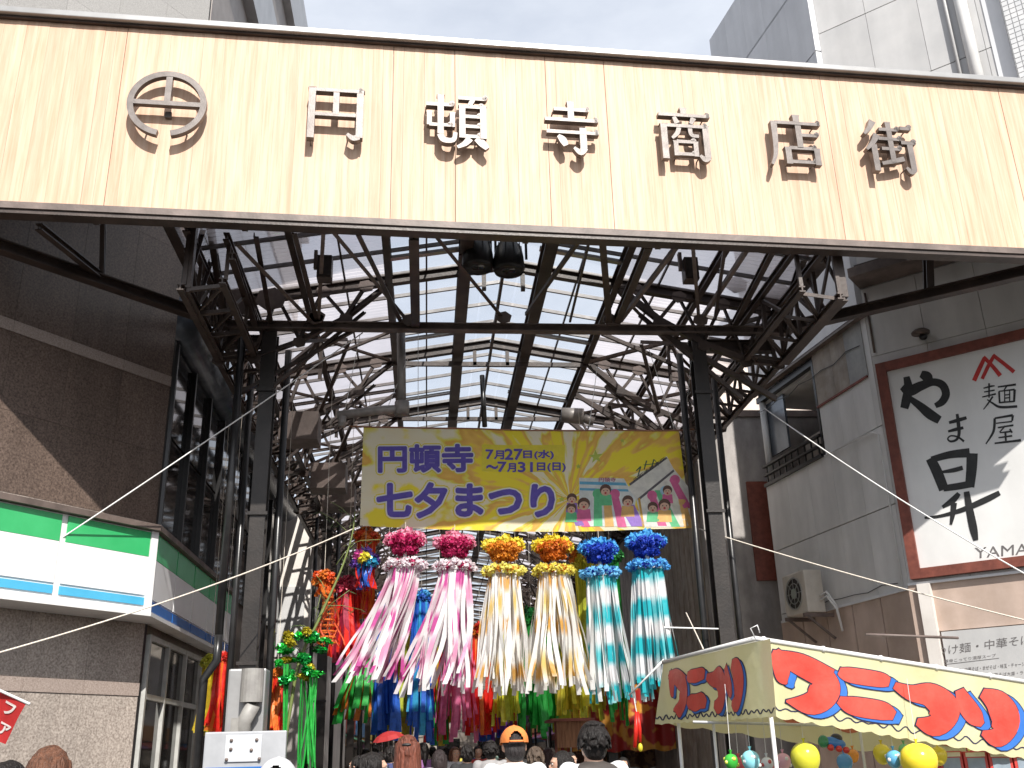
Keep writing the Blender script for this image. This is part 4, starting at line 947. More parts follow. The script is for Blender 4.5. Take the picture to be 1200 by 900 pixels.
MB().tube([BN(30, 55, .0)]+[BN(74+(1130-74)*i/20, 56+14*i/20+sag(i/20), .0) for i in range(21)]+[BN(1180, 66, 0)], .014, 8).build('top_pole', flat('brown_pole', (.25,.11,.06)), bn, True)

# ================================================================== PAPER DECORATIONS
def petals(name, m, n=46, r=1.0, seed=1, fl=.7, size=.42):
    rnd = random.Random(seed); mb = MB()
    for i in range(n):
        z = 1-2*(i+.5)/n; a = i*2.39996; q = sqrt(max(0, 1-z*z)); d = Vector((q*cos(a), q*sin(a), z*fl))
        d = (d+Vector((rnd.uniform(-.2,.2), rnd.uniform(-.2,.2), rnd.uniform(-.2,.2)))).normalized(); c = Vector((d.x, d.y, d.z*fl))*r*rnd.uniform(.62,.9)
        t = d.orthogonal().normalized(); t.rotate(Matrix.Rotation(rnd.uniform(0, 6.28), 3, d)); b_ = d.cross(t)
        s = size*r*rnd.uniform(.7, 1.2); e = d*s*.7
        mb.add([c-t*s*.5, c+t*s*.5, c+t*s*.62+b_*s*.8+e*rnd.uniform(.3,1), c+b_*s*.95+e*rnd.uniform(-.3,.4), c-t*s*.62+b_*s*.8+e*rnd.uniform(.3,1)], [(0,1,2,3),(0,3,4)])
    me = bpy.data.meshes.new(name); me.from_pydata(mb.v, [], mb.f); me.materials.append(m); return me
_pm = {}
def puff(c, metal=0, rough=.6, size=.42):
    k = (c, metal, size)
    if k not in _pm: 
        m = flat('paper_%d_%d_%d' % tuple(int(q*99) for q in c), c, rough, metal, .25, 0 if metal else .3); _pm[k] = [petals('flower', m, 60, 1, s, .8, size) for s in (1, 2)]
    return random.choice(_pm[k])
def put(name, me, root, loc, sc):
    o = link(name, me, root, loc); o.scale = (sc, sc, sc) if not isinstance(sc, tuple) else sc; o.rotation_euler = (random.uniform(-.4,.4), random.uniform(-.4,.4), random.uniform(0, 6.3)); return o
def ribbon_mesh(p0, p1, L, sway, wd, wob, rnd, curl=.0, seg=10):
    mb = MB(); tw = rnd.uniform(0, pi); dtw = rnd.uniform(-1.6, 1.6); ph = rnd.uniform(0, 6.3); ph2 = rnd.uniform(0, 6.3)
    for i in range(seg+1):
        t = i/seg
        x = p0.x+(p1.x-p0.x)*t+sway.x*t**1.25+wob*t*sin(5*t+ph); y = p0.y+(p1.y-p0.y)*t+sway.y*t**1.25+wob*t*cos(4*t+ph2); z = p0.z-L*(t-.08*abs(sway.x)*t*t)
        a = tw+dtw*t; mb.v += [Vector((x-cos(a)*wd/2, y-sin(a)*wd/2, z)), Vector((x+cos(a)*wd/2, y+sin(a)*wd/2, z))]
    mb.f = [(2*i, 2*i+1, 2*i+3, 2*i+2) for i in range(seg)]; return mb
def kusudama(px, py, Y, R, lt, dk, lt2, dk2, smats, L, sway, n, spread, label, gap=.37, wd=.062, wob=.05, group='tall paper streamer decorations in the front row'):
    c = P2(px, py, 'Y', Y); t = thing('paper_streamer', label, 'streamer decoration', (0,0,0), group); rnd = random.Random(px)
    MB().tube([V(0,0,.1), V(0,0,.30)], .004, 6).build('hanging_string', ROPE, t)
    for k in range(7):
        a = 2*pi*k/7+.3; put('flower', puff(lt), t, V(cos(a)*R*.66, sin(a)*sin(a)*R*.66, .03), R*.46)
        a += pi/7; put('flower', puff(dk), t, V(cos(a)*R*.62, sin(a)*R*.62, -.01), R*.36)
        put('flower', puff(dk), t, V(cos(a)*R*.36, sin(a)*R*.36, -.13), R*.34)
    put('flower', puff(lt), t, V(0,0,.08), R*.5)
    MB().tube([V(0,0,-.1), V(0,0,-gap)], .03, 8).build('core', WHITE, t)
    for k in range(8):
        a = 2*pi*k/8; put('flower', puff(lt2), t, V(cos(a)*R*.74, sin(a)*R*.74, -gap), (R*.40, R*.40, R*.34))
        a += pi/8; put('flower', puff(dk2), t, V(cos(a)*R*.70, sin(a)*R*.70, -gap), (R*.28, R*.28, R*.26))
    ring(MB(), lambda u, v, d: V(u, v, d-gap-.06), R*.6, R*.78, 0, .05).build('hoop', WHITE, t)
    for k in range(n):
        a = 2*pi*k/n+rnd.uniform(-.05,.05); q = rnd.uniform(.75, 1.15)
        p0 = V(cos(a)*R*.68, sin(a)*R*.68, -gap-.04); p1 = V(cos(a)*spread*q+rnd.uniform(-.1,.1), sin(a)*spread*q, 0)
        m = rnd.choice(smats)
        ribbon_mesh(p0, p1, L*rnd.uniform(.86, 1.04), Vector(sway)*rnd.uniform(.55, 1.25), wd*rnd.uniform(.8,1.25), wob, rnd).build('streamer', m, t)
    t.location = c; return t
pink1 = banded('pink_white_streamer', (.80,.76,.78), (.62,.10,.36), 1.5, 0, .16, bias=.2); pink2 = banded('white_pink_streamer', (.82,.80,.80), (.76,.34,.52), 1.2, 1, .2, bias=.3)
gold1 = banded('gold_white_streamer', (.82,.81,.78), (.66,.36,.08), 1.5, 0, .14, bias=.45); gold2 = banded('white_gold_streamer', (.82,.81,.78), (.74,.52,.12), 1.1, 1, .2, bias=.5)
tur1 = banded('turquoise_white_streamer', (.80,.78,.79), (.03,.50,.56), 1.75, 0, .15); tur2 = banded('pale_turquoise_streamer', (.82,.81,.81), (.10,.55,.60), 1.75, .2, .3)
WST = flat('white_streamer', (.82,.82,.81), .5, 0, .03, .3)
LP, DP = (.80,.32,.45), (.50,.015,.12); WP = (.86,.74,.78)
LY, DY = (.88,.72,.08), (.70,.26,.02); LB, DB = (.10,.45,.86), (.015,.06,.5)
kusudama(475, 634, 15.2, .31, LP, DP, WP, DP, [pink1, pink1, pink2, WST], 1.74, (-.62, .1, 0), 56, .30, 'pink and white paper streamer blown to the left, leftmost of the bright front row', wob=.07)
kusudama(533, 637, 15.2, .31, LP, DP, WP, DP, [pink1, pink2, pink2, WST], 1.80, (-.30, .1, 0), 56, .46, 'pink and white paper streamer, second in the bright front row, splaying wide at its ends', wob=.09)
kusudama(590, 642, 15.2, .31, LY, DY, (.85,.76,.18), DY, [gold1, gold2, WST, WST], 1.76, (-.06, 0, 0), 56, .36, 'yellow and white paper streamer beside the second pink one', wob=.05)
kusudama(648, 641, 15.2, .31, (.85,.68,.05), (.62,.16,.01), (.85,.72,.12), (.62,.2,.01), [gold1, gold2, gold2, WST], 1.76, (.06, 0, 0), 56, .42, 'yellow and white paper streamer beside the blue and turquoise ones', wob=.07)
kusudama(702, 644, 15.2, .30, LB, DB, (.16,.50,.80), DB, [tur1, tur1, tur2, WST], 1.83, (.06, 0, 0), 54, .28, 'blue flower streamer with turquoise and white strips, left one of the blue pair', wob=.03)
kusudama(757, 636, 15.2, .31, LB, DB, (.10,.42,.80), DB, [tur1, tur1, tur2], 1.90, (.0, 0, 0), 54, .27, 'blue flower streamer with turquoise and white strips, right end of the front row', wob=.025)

def foil(c, name, rough=.35, metal=.1): return flat(name, [min(.9, q*1.35) for q in c], rough, metal, .2, .35)
FGREEN = foil((.03,.36,.06), 'green_foil'); FBLUE = foil((.03,.12,.50), 'blue_foil'); FGOLD = foil((.55,.42,.04), 'gold_foil'); FRED = foil((.62,.03,.02), 'red_foil'); FPINK = foil((.72,.16,.30), 'pink_foil', .4, .1)
FOLIVE = foil((.42,.46,.05), 'olive_foil'); FORANGE = foil((.70,.17,.03), 'orange_foil'); FYEL = foil((.68,.58,.05), 'yellow_foil'); FPURP = foil((.22,.06,.35), 'purple_foil'); FLB = foil((.06,.40,.65), 'sky_foil')
def hanging(px, ytop, ybot, Y, w_, mats_, n, label, ball=None, bc_=None, sway=(0,0,0), wd=.085, bscale=(1,1,1), met=.2):
    c = P2(px, ytop, 'Y', Y); e = P2(px, ybot, 'Y', Y); L = c.z-e.z; t = thing('foil_streamer', label, 'streamer decoration', (0,0,0), 'streamers hanging behind the front row'); rnd = random.Random(px*7+ytop)
    MB().tube([V(0,0,0), V(0,0,max(.3, 7.4-c.z))], .004, 5).build('hanging_string', ROPE, t)
    r = ball or .16; cols = bc_ or [(.5,.3,.1)]
    for k in range(8):
        a = 2*pi*k/8; put('flower', puff(cols[k % len(cols)], met, .4, .5), t, V(cos(a)*r*.6*bscale[0], sin(a)*r*.6*bscale[1], rnd.uniform(-.3,.3)*r), r*.55)
    put('flower', puff(cols[0], met, .4, .5), t, V(0,0,r*.3), r*.7); put('flower', puff(cols[-1], met, .4, .5), t, V(0,0,-r*.4), r*.65)
    MB().tube([V(0,0,0), V(0,0,-r*1.4)], .02, 6).build('core', ROPE, t)
    n = int(n*1.5)
    for mi, mm in enumerate(mats_):
        mb = MB()
        for k in range(mi, n, len(mats_)):
            a = 2*pi*k/n; p0 = V(cos(a)*r*.6, sin(a)*r*.6, -r*.3); q = rnd.uniform(.7,1.1)
            s = ribbon_mesh(p0, V(cos(a)*w_*q, sin(a)*w_*q, 0), (L-r*.3)*rnd.uniform(.82, 1.08), Vector(sway)*rnd.uniform(.6,1.2), wd*rnd.uniform(.7,1.3), .04, rnd, seg=8); mb.add(s.v, s.f)
        mb.build('streamer', mm, t)
    t.location = c; return t
GN, BL, GD, RD_, PKc, OR = (.03,.36,.06), (.03,.12,.5), (.6,.45,.05), (.6,.03,.02), (.72,.16,.3), (.7,.2,.03)
hanging(427, 745, 842, 22.41, 0.48, [FGREEN, FGREEN, FORANGE], 22, 'green foil streamer low at the left behind the leftmost pink one', .18, [GN, OR], (-.15,0,0), wd=.12)
hanging(455, 700, 856, 22.20, 0.28, [FBLUE], 18, 'deep blue foil streamer just right of the green one', .2, [BL, (.2,.3,.7)], wd=.12)
hanging(470, 715, 860, 23.04, 0.30, [FGOLD, FOLIVE], 20, 'gold foil streamer between the two deep blue ones', .2, [GD], wd=.12)
hanging(494, 700, 861, 22.34, 0.31, [FBLUE, FBLUE, FLB], 20, 'deep blue foil streamer right of the gold one', .2, [BL, (.05,.3,.6)], wd=.12)
hanging(515, 720, 864, 23.32, 0.27, [FGREEN, FGOLD, FRED], 20, 'mixed green and gold foil streamer left of the solid pink one', .2, [GN, GD], wd=.12)
hanging(537, 716, 862, 22.48, 0.50, [FPINK], 30, 'solid pink paper streamer hanging behind the white and pink ones', .26, [PKc, (.6,.05,.2)], wd=.08)
hanging(562, 742, 854, 22.62, 0.36, [FRED, FRED, FORANGE], 26, 'bright red foil streamer with ragged fringe in the middle', .26, [RD_, OR], wd=.12)
hanging(577, 790, 866, 23.81, 0.34, [FPURP, FBLUE], 18, 'small purple and blue foil streamer below the red one', .2, [BL, (.2,.05,.3)], wd=.12)
hanging(590, 730, 846, 22.41, 0.28, [FOLIVE, FYEL], 16, 'olive yellow streamer below the first yellow and white one', .2, [(.5,.5,.05)], wd=.12)
hanging(606, 735, 854, 23.46, 0.19, [FRED, FPURP], 12, 'thin red and purple streamer left of the green middle one', .16, [RD_], wd=.12)
hanging(622, 724, 856, 22.55, 0.34, [FGREEN], 22, 'green foil streamer with dark green ball in the middle', .27, [(.02,.22,.05), GN], wd=.12)
hanging(648, 740, 850, 22.90, 0.30, [FGREEN, FOLIVE], 18, 'green and olive streamer below the second yellow and white one', .2, [(.4,.45,.05)], wd=.12)
hanging(667, 745, 842, 22.27, 0.34, [FOLIVE, FYEL, FGOLD], 20, 'yellow olive streamer right of the green and olive one', .2, [(.5,.5,.05)], wd=.12)
hanging(687, 655, 792, 16.6, .16, [FOLIVE, FYEL], 16, 'streamer with orange and yellow foil disc between yellow and blue flowers', .26, [OR, (.55,.5,.05)], bscale=(1,.5,1), met=.5)
hanging(692, 750, 842, 22.97, 0.28, [FGOLD, FOLIVE], 14, 'dull gold streamer below the left blue pair', .16, [GD], wd=.12)
hanging(715, 655, 844, 22.34, 0.21, [FGREEN], 14, 'green foil streamer with green ring behind the left blue flower', .27, [GN, (.05,.3,.08)], wd=.09)
hanging(380, 679, 700, 15.6, .1, [FORANGE], 6, 'round orange red paper lantern ball left of the banner decorations', .17, [OR, (.75,.10,.02)], met=0)
hanging(430, 630, 720, 16.8, .13, [FORANGE, FRED], 26, 'orange streamer under an orange and red ball below the banner corner', .2, [OR, (.7,.08,.02)])
hanging(428, 656, 690, 15.9, .12, [FRED, FBLUE], 10, 'small purple, blue and pink foil wheel below the banner corner', .2, [(.2,.1,.5), (.7,.1,.4), (.7,.6,.05), (.03,.3,.5)], met=.4)
hanging(408, 688, 770, 16.4, .22, [FRED, foil((.3,.02,.05), 'dark_red_foil')], 24, 'dark red foil streamer between the orange lantern and the pink streamer', .2, [(.35,.02,.05), (.5,.05,.1)])
hanging(262, 772, 856, 17.0, .16, [FRED, FORANGE], 16, 'red tinsel streamer left of the steel column by the shop', .14, [RD_])
hanging(246, 776, 858, 17.6, .14, [FYEL, FGOLD], 18, 'yellow tinsel streamer by the shop window', .14, [(.5,.5,.05)])
hanging(325, 790, 862, 15.6, .12, [FRED, FORANGE], 14, 'red streamer just right of the column casing', .1, [OR])
# red paper net under the orange ball
t = thing('paper_net', 'orange red cut paper net hanging below the orange lantern ball', 'streamer decoration'); rnd = random.Random(5)
c = P2(385, 695, 'Y', 15.6); mb = MB()
for k in range(26):
    a = 2*pi*k/26; s = ribbon_mesh(V(cos(a)*.06, sin(a)*.06, 0), V(cos(a)*.17, sin(a)*.17, 0), .82*rnd.uniform(.8,1), V(.02,0,0), .022, .10, rnd, seg=14); mb.add(s.v, s.f)
mb.build('net_strands', flat('orange_red_paper', (.62,.10,.03), .7, 0, .3, .3), t)
for j in range(9): ring(MB(), lambda u, v, d, j=j: V(u, v, -.08-.085*j+d), .075+.008*j, .083+.008*j, 0, .02, 16).build('net_ring', FORANGE, t)
put('flower', puff((.7,.12,.02)), t, V(0,0,.04), .1); t.location = c
# green garland cluster on the bamboo
t = thing('green_foil_garland', 'cluster of shiny green and yellow foil balls with long green tails on the bamboo', 'garland'); c = P2(352, 770, 'Y', 15.2); rnd = random.Random(11)
for k in range(26):
    q = V(rnd.uniform(-.33,.33), rnd.uniform(-.2,.2), rnd.uniform(-.36,.36)); 
    if abs(q.x-.2*q.z) > .34: continue
    cc = random.choice([(.02,.42,.05),(.02,.42,.05),(.01,.28,.05),(.5,.42,.03)]); put('foil_ball', puff(cc, .6, .25, .7), t, q, (rnd.uniform(.06,.12), rnd.uniform(.05,.08), rnd.uniform(.04,.075)))
for (x0, top, n, w_) in ((-.17, -.1, 10, .05), (.17, -.25, 26, .13), (.05, -.3, 5, .03)):
    mb = MB()
    for k in range(n): s = ribbon_mesh(V(x0+rnd.uniform(-w_,w_), rnd.uniform(-.1,.1), top), V(x0+rnd.uniform(-w_,w_), rnd.uniform(-.1,.1), 0), rnd.uniform(1.15,1.5) if x0 > .1 else rnd.uniform(1.5,1.9), V(0,0,0), .022, .02, rnd); mb.add(s.v, s.f)
    mb.build('green_tail', FGREEN, t)
t.location = c
# bamboo
t = thing('bamboo_branch', 'leafy bamboo branch leaning beside the left steel column', 'bamboo', P2(318, 880, 'Y', 15.3)); BAM = flat('bamboo_green', (.16,.20,.06), .5); LEAF = flat('bamboo_leaf', (.05,.09,.025), .6, 0, .3, .3)
st = [P2(x, y, 'Y', 15.3) for x, y in ((322,878),(345,800),(372,730),(398,672),(412,630),(416,600))]; st[0].z = 0.02
MB().tube(spline([tuple(p) for p in st], 4), [.03-.022*i/20 for i in range(21)], 8).build('stem', BAM, t, True); rnd = random.Random(4); lm = None
for i in range(16):
    p = st[1].lerp(st[5], rnd.uniform(.0, 1)); d = V(rnd.uniform(-1,1), rnd.uniform(-.6,.6), rnd.uniform(-.1,.8)).normalized(); q = p+d*rnd.uniform(.3,.7)
    MB().tube([p, (p+q)/2+V(0,0,.04), q], .005, 5).build('twig', BAM, t, True)
    for j in range(5):
        l_ = p.lerp(q, .3+.17*j); a = rnd.uniform(0, 6.3); dd = V(cos(a)*.7, sin(a)*.5, rnd.uniform(-.9,-.1)).normalized(); s = dd.orthogonal().normalized()*.010; L_ = rnd.uniform(.09,.15)
        MB().add([l_, l_+dd*L_*.4+s, l_+dd*L_, l_+dd*L_*.4-s], [(0,1,2,3)]).build('leaf', LEAF, t)

# ================================================================== CROCODILE-FISHING STALL (front right)
sa = thing('festival_stall', 'yellow festival stall with big red and blue lettering on its valance at lower right', 'stall', (3.07, 9.3, 0))
VIN = mat('yellow_vinyl', (.80,.76,.44), (.86,.83,.54), .3, 0, 2, .5, 5); 

def add_trans(m, f):
    nt = m.node_tree; b = nt.nodes['Principled BSDF']; o = nt.nodes['Material Output']; t = nt.nodes.new('ShaderNodeBsdfTranslucent'); ms = nt.nodes.new('ShaderNodeMixShader'); ms.inputs[0].default_value = f
    nt.links.new(b.inputs['Base Color'].links[0].from_socket, t.inputs[0]); nt.links.new(b.outputs[0], ms.inputs[1]); nt.links.new(t.outputs[0], ms.inputs[2]); nt.links.new(ms.outputs[0], o.inputs[0])
add_trans(VIN, .42)
kz = 2.7273; SA = (3.07, 9.3); AZF, AZS = 76, -11
fnn = V(cos(radians(AZF)), -sin(radians(AZF)), 0)*1; fnn = fnn if fnn.y < 0 else -fnn
snn = V(-cos(radians(AZS)), sin(radians(AZS)), 0)
def SFv(u, v, d):
    p = P2(760+u/kz, 680+v/kz, 'P', SA, AZF); w_ = .02*sin(p.x*5)*max(0, (v-200-(u-385)*.17)/240); return p+fnn*(d+w_)
def SSv(u, v, d):
    p = P2(760+u/kz, 680+v/kz, 'P', SA, AZS); w_ = .015*sin(p.y*6); return p+snn*(d+w_)
ftop = lambda u: 186+(u-385)*.172; fbot = lambda u: 432+(u-404)*.166+9*abs(sin((u-404)*.052))
mb = MB(); n = 90
for i in range(n+1):
    u = 385+(1500-385)*i/n
    for j in range(9):
        t_ = j/8; uu = u+19*t_*(1-i/n); mb.v.append(SFv(uu, ftop(uu)*(1-t_)+fbot(uu)*t_, 0))
for i in range(n):
    for j in range(8): a = i*9+j; mb.f.append((a, a+1, a+10, a+9))
mb.build('front_valance', VIN, sa, True)
stop = lambda u: 268-(u-45)*.24; sbot = lambda u: 456-(u-30)*.065+7*abs(sin(u*.11))
mb = MB(); n = 40
for i in range(n+1):
    for j in range(9):
        t_ = j/8; u0 = 45+(385-45)*i/n; u1 = 24+(404-24)*i/n; u = u0*(1-t_)+u1*t_; mb.v.append(SSv(u, stop(u0)*(1-t_)+sbot(u1)*t_, 0))
for i in range(n):
    for j in range(8): a = i*9+j; mb.f.append((a, a+1, a+10, a+9))
mb.build('side_valance', VIN, sa, True)
SRED = mat('valance_red', (.60,.06,.04), (.70,.10,.07), .35, 0, 3, .4, 6, dirt=.15); SBLU = mat('valance_blue', (.03,.14,.48), (.05,.18,.56), .3, 0, 3); SOUT = flat('valance_outline', (.02,.02,.06), .4)
GL = [[[(400,228,30),(420,262,52),(428,310,40),(440,332,6)], [(392,236,26),(480,268,62),(575,318,66)], [(560,296,50),(562,350,88),(520,392,72),(440,386,6)]],
      [[(606,290,22),(640,303,44),(735,318,44),(768,326,26)]], [[(604,382,22),(650,402,54),(745,418,54),(784,434,26)]],
      [[(784,336,20),(838,360,46),(900,368,70),(945,412,84),(915,462,70),(858,452,20)]],
      [[(990,350,26),(1012,400,52),(1040,440,50),(1062,462,16)], [(1062,360,28),(1112,392,74),(1140,450,86),(1110,500,64),(1060,488,14)]]]
def letters(fr, mp_, dd, name='lettering'):
    for gi, g in enumerate(GL):
        for off, m, d, gr in (((22, 12), SOUT, dd, 3.5), ((0, 0), SOUT, dd+.002, 3.5), ((22, 12), SBLU, dd+.004, 0), ((0, 0), SOUT, dd+.0055, 2.2), ((0, 0), SRED, dd+.007, 0)):
            mb = MB()
            for k, st in enumerate(g): stroke_add(mb, [(x+off[0], y+off[1], w_*1.08) for x, y, w_ in st], lambda u, v, d_: fr(*mp_(u, v), d_), d+.0002*k, gr)
            mb.build(name, m, sa)
letters(SFv, lambda u, v: (u, v), .006)
def sm(u, v):
    t_ = (u-385)/(1190-385); r_ = (v-ftop(u))/(fbot(1000)-ftop(1000)); uu = 62+t_*250; return uu, stop(uu)*(1-r_)+sbot(uu)*r_
letters(SSv, sm, .006)
for fr, f0, u0, u1, dd in ((SFv, lambda u: fbot(u)-26, 404, 1500, .004), (SSv, lambda u: sbot(u)-16, 26, 400, .004)):
    mb = MB(); stroke_add(mb, [(u0+(u1-u0)*i/160, f0(u0+(u1-u0)*i/160)-4+6*sin(i*.9), 4) for i in range(161)], fr, dd, 0, False); mb.build('wavy_line', SOUT, sa)
ZT = P2(885, 750, 'Y', 9.3).z
fd = V(sin(radians(AZF)), cos(radians(AZF)), 0); sd = V(sin(radians(AZS)), cos(radians(AZS)), 0); A0 = V(3.07, 9.3, ZT+.015)
A1 = SFv(1500, ftop(1500), 0)+V(0,0,.02); B1 = SSv(45, stop(45), 0)+V(0,0,.02); C1 = A1+(B1-A0)
WPIPE = mat('white_pipe', (.66,.66,.65), (.76,.76,.75), .3)
for a, b_ in ((A0, A1), (A0, B1), (B1, C1), (A1, C1)): MB().tube([a, b_], .022, 10).build('roof_pipe', WPIPE, sa, True)
ap = (A0+A1+B1+C1)/4+V(0,0,.10)
for a, b_ in ((A0, A1), (A1, C1), (C1, B1), (B1, A0)): MB().add([a+V(0,0,.024), b_+V(0,0,.024), ap], [(0,1,2)]).build('roof_sheet', flat('white_vinyl_roof', (.62,.61,.56), .3, 0, .06, .35), sa)
for p in (A0, A1, B1, C1): q = p+(ap-p)*.05; MB().tube([V(q.x, q.y, 0), V(q.x, q.y, p.z-.01)], .02, 10).build('stall_leg', WPIPE, sa, True)
for px, py in ((838, 870), (1011, 880)): p = P2(px, py, 'Y', 10.6); MB().tube([V(p.x, p.y, 0), V(p.x, p.y, 2.3)], .016, 8).build('stall_leg', WPIPE, sa, True)
q0 = P2(812, 846, 'Y', 10.4); q1 = P2(1010, 851, 'Y', 10.2); MB().tube([q0, q1], .014, 8).build('hanging_rail', WPIPE, sa, True)
q0 = P2(1075, 870, 'Y', 10.2); MB().tube([q1, q0+V(2,0,0)], .014, 8).build('hanging_rail', WPIPE, sa, True)
# rear valances seen from inside
for a, b_ in ((B1, C1), (A1, C1)):
    mb = MB(); n = 60
    for i in range(n+1):
        p = a.lerp(b_, i/n)-V(0,0,.03); mb.v += [p, p-V(0,0,.62+.035*abs(sin(i*.5)))]
    mb.f = [(2*i, 2*i+1, 2*i+3, 2*i+2) for i in range(n)]; mb.build('rear_valance', VIN, sa, True)
d_ = (C1-B1).normalized(); nn = V(d_.y, -d_.x, 0)
if nn.y > 0: nn = -nn
for gi, g in enumerate(GL):
    mb = MB()
    for k, st in enumerate(g): stroke_add(mb, st, lambda u, v, d: C1-d_*((u-385)/805*2.9+.1)-V(0,0,.06+(v-ftop(u))/250*.5)+nn*d, .012+.001*k)
    mb.build('lettering_showing_through', flat('faded_red_print', (.55,.16,.08), .5), sa)
mb = MB().tube([A0-sd*0+V(-.3,0,.06)+fd*1.6, A0+fd*2.3+V(0,-.1,.02)], .014, 8); mb.build('roof_pipe', STEEL2, sa, True)
for k in range(7): p = A0.lerp(A1, .02+.15*k); ring(MB(), lambda u, v, d: p+V(d, u, v), .018, .030, -.012, .016, 12).build('tie_cord', WHITE, sa)
rnd = random.Random(3); 
MB().tube([A0+V(0,0,.0), A0+V(-.04,-.02,.09), A0+V(.03,-.01,.12), A0+V(.05,0,.05)], .006, 6).build('tie_cord', WHITE, sa, True)
# counter of the stall
o = MB().box(3.4, 10.2, 0, 6.0, 10.9, .8).build('counter', VIN, sa); o.rotation_euler = (0, 0, 0)

def balloon(px, py, Y, r, c, label, stretch=1.15, down=False, name='balloon', stripes=None):
    p = P2(px, py, 'Y', Y); t = thing(name, label, 'balloon', (0,0,0), 'balloons hanging inside the yellow stall')
    m = bpy.data.materials.get('balloon_'+label[:12]) or mat('balloon_'+label[:12], c, [min(1, q*1.15) for q in c], .18, 0, 3)
    prof = [(max(1e-4, r*sin(pi*i/16)*(1-.14*(1 if down else -1)*cos(pi*i/16)*-1)), -r*stretch*cos(pi*i/16)) for i in range(17)]
    MB().lathe(prof, (0,0,0), 24).build('skin', m, t, True)
    MB().lathe([(.006, r*stretch-.004), (.012, r*stretch+.02), (.02, r*stretch+.035)], (0,0,0), 10).build('neck', m, t, True)
    MB().tube([V(0,0,r*stretch+.03), V(.01,0,2.2-p.z if 2.2-p.z > r*stretch+.1 else r*stretch+.25)], .003, 5).build('string', WHITE, t)
    if stripes:
        for k in range(5): put('printed_spot', spot(stripes), t, V(r*.9*cos(k*1.3+3.6), r*.9*sin(k*1.3+3.6), r*.5*sin(k*2.1)), (.02,.02,.02))
    t.location = p; return t
_sp = {}
def spot(c):
    if c not in _sp:
        mb = MB().ell((0,0,0), 1, 1, 1, 8, 5); me = bpy.data.meshes.new('spot'); me.from_pydata(mb.v, [], mb.f); me.materials.append(flat('spot_paint', c, .3)); _sp[c] = me
    return _sp[c]
balloon(857, 893, 9.9, .065, (.05,.40,.05), 'green spotted balloon, leftmost inside the yellow stall', stripes=(.7,.7,.1))
balloon(880, 892, 9.8, .085, (.25,.60,.68), 'pale blue patterned balloon beside the green one in the stall', stripes=(.8,.8,.8))
balloon(899, 896, 10.1, .06, (.70,.72,.75), 'whitish balloon between the pale blue and the large yellow one', stripes=(.6,.1,.1))
balloon(944, 890, 9.7, .135, (.62,.60,.05), 'large plain yellow green balloon hanging in the middle of the stall')
balloon(1034, 884, 10.0, .085, (.72,.60,.05), 'yellow balloon behind the blue patterned one right of the stall leg')
balloon(1048, 890, 9.8, .075, (.12,.38,.62), 'blue and white patterned balloon left of the fat yellow one', stripes=(.8,.8,.8))
balloon(1077, 893, 9.6, .17, (.78,.62,.04), 'fat plain golden yellow balloon at the right of the stall', 1.0)
balloon(1100, 886, 10.0, .08, (.75,.60,.05), 'small yellow balloon just right of the fat golden one')
balloon(866, 897, 10.6, .07, (.62,.10,.12), 'red balloon low at the left of the stall behind the pale blue one')
balloon(918, 893, 10.5, .075, (.80,.45,.55), 'pink balloon left of the large yellow green one', stripes=(.8,.8,.8))
balloon(990, 894, 10.6, .08, (.10,.30,.60), 'plain blue balloon below the toy train')
balloon(1000, 886, 10.9, .06, (.75,.30,.05), 'orange balloon beside the right stall leg')
balloon(1060, 880, 10.7, .06, (.20,.55,.25), 'light green balloon above the fat golden one')
balloon(1140, 878, 10.9, .07, (.75,.12,.15), 'red balloon above the red toy boxes', stripes=(.8,.8,.2))
balloon(1165, 884, 10.7, .08, (.75,.75,.78), 'white spotted balloon at the far right of the stall', stripes=(.1,.2,.6))
t = thing('toy_train', 'small colourful inflatable toy train hanging below the stall rail', 'toy'); 
MB().ell((0,0,0), .13, .06, .06, 16, 10).build('body', flat('toy_blue', (.05,.2,.55), .25), t, True); MB().ell((-.12,-.01,.0), .05, .055, .06, 12, 8).build('front', flat('toy_green', (.05,.25,.12), .25), t, True)
MB().ell((.03,0,.05), .06, .05, .045, 12, 8).build('cab', flat('toy_black', (.03,.03,.04), .3), t, True); 
for x in (-.07, .02, .10): MB().lathe([(.001,-.015),(.03,-.013),(.03,.013),(.001,.015)], (x,-.055,-.05), 12, (0,1,0)).build('wheel', flat('toy_red', (.6,.04,.03), .3), t, True)
MB().tube([V(0,0,.05), V(0,0,.5)], .003, 5).build('string', WHITE, t); t.location = P2(977, 871, 'Y', 9.9); t.rotation_euler = (0,.15,.2)
for i in range(4):
    t = thing('toy_box', ('left one of the red toy boxes hung at the right of the stall', 'second red toy box from the left in the stall', 'third red toy box from the left in the stall', 'rightmost red toy box in the stall')[i], 'toy box', (0,0,0), 'red toy boxes in the stall')
    bevel(MB().box(-.12,-.05,-.17,.12,.05,.10).build('carton', flat('carton_red', (.5,.05,.04), .4), t), .006); MB().box(-.09,-.054,-.13,.09,-.051,.04).build('window', flat('carton_window', (.25,.3,.35), .2), t); MB().box(-.10,-.055,.05,.10,-.0515,.09).build('printed_band', flat('carton_cream', (.7,.65,.5), .4), t)
    t.location = P2(1112+i*29, 893, 'Y', 10.1)

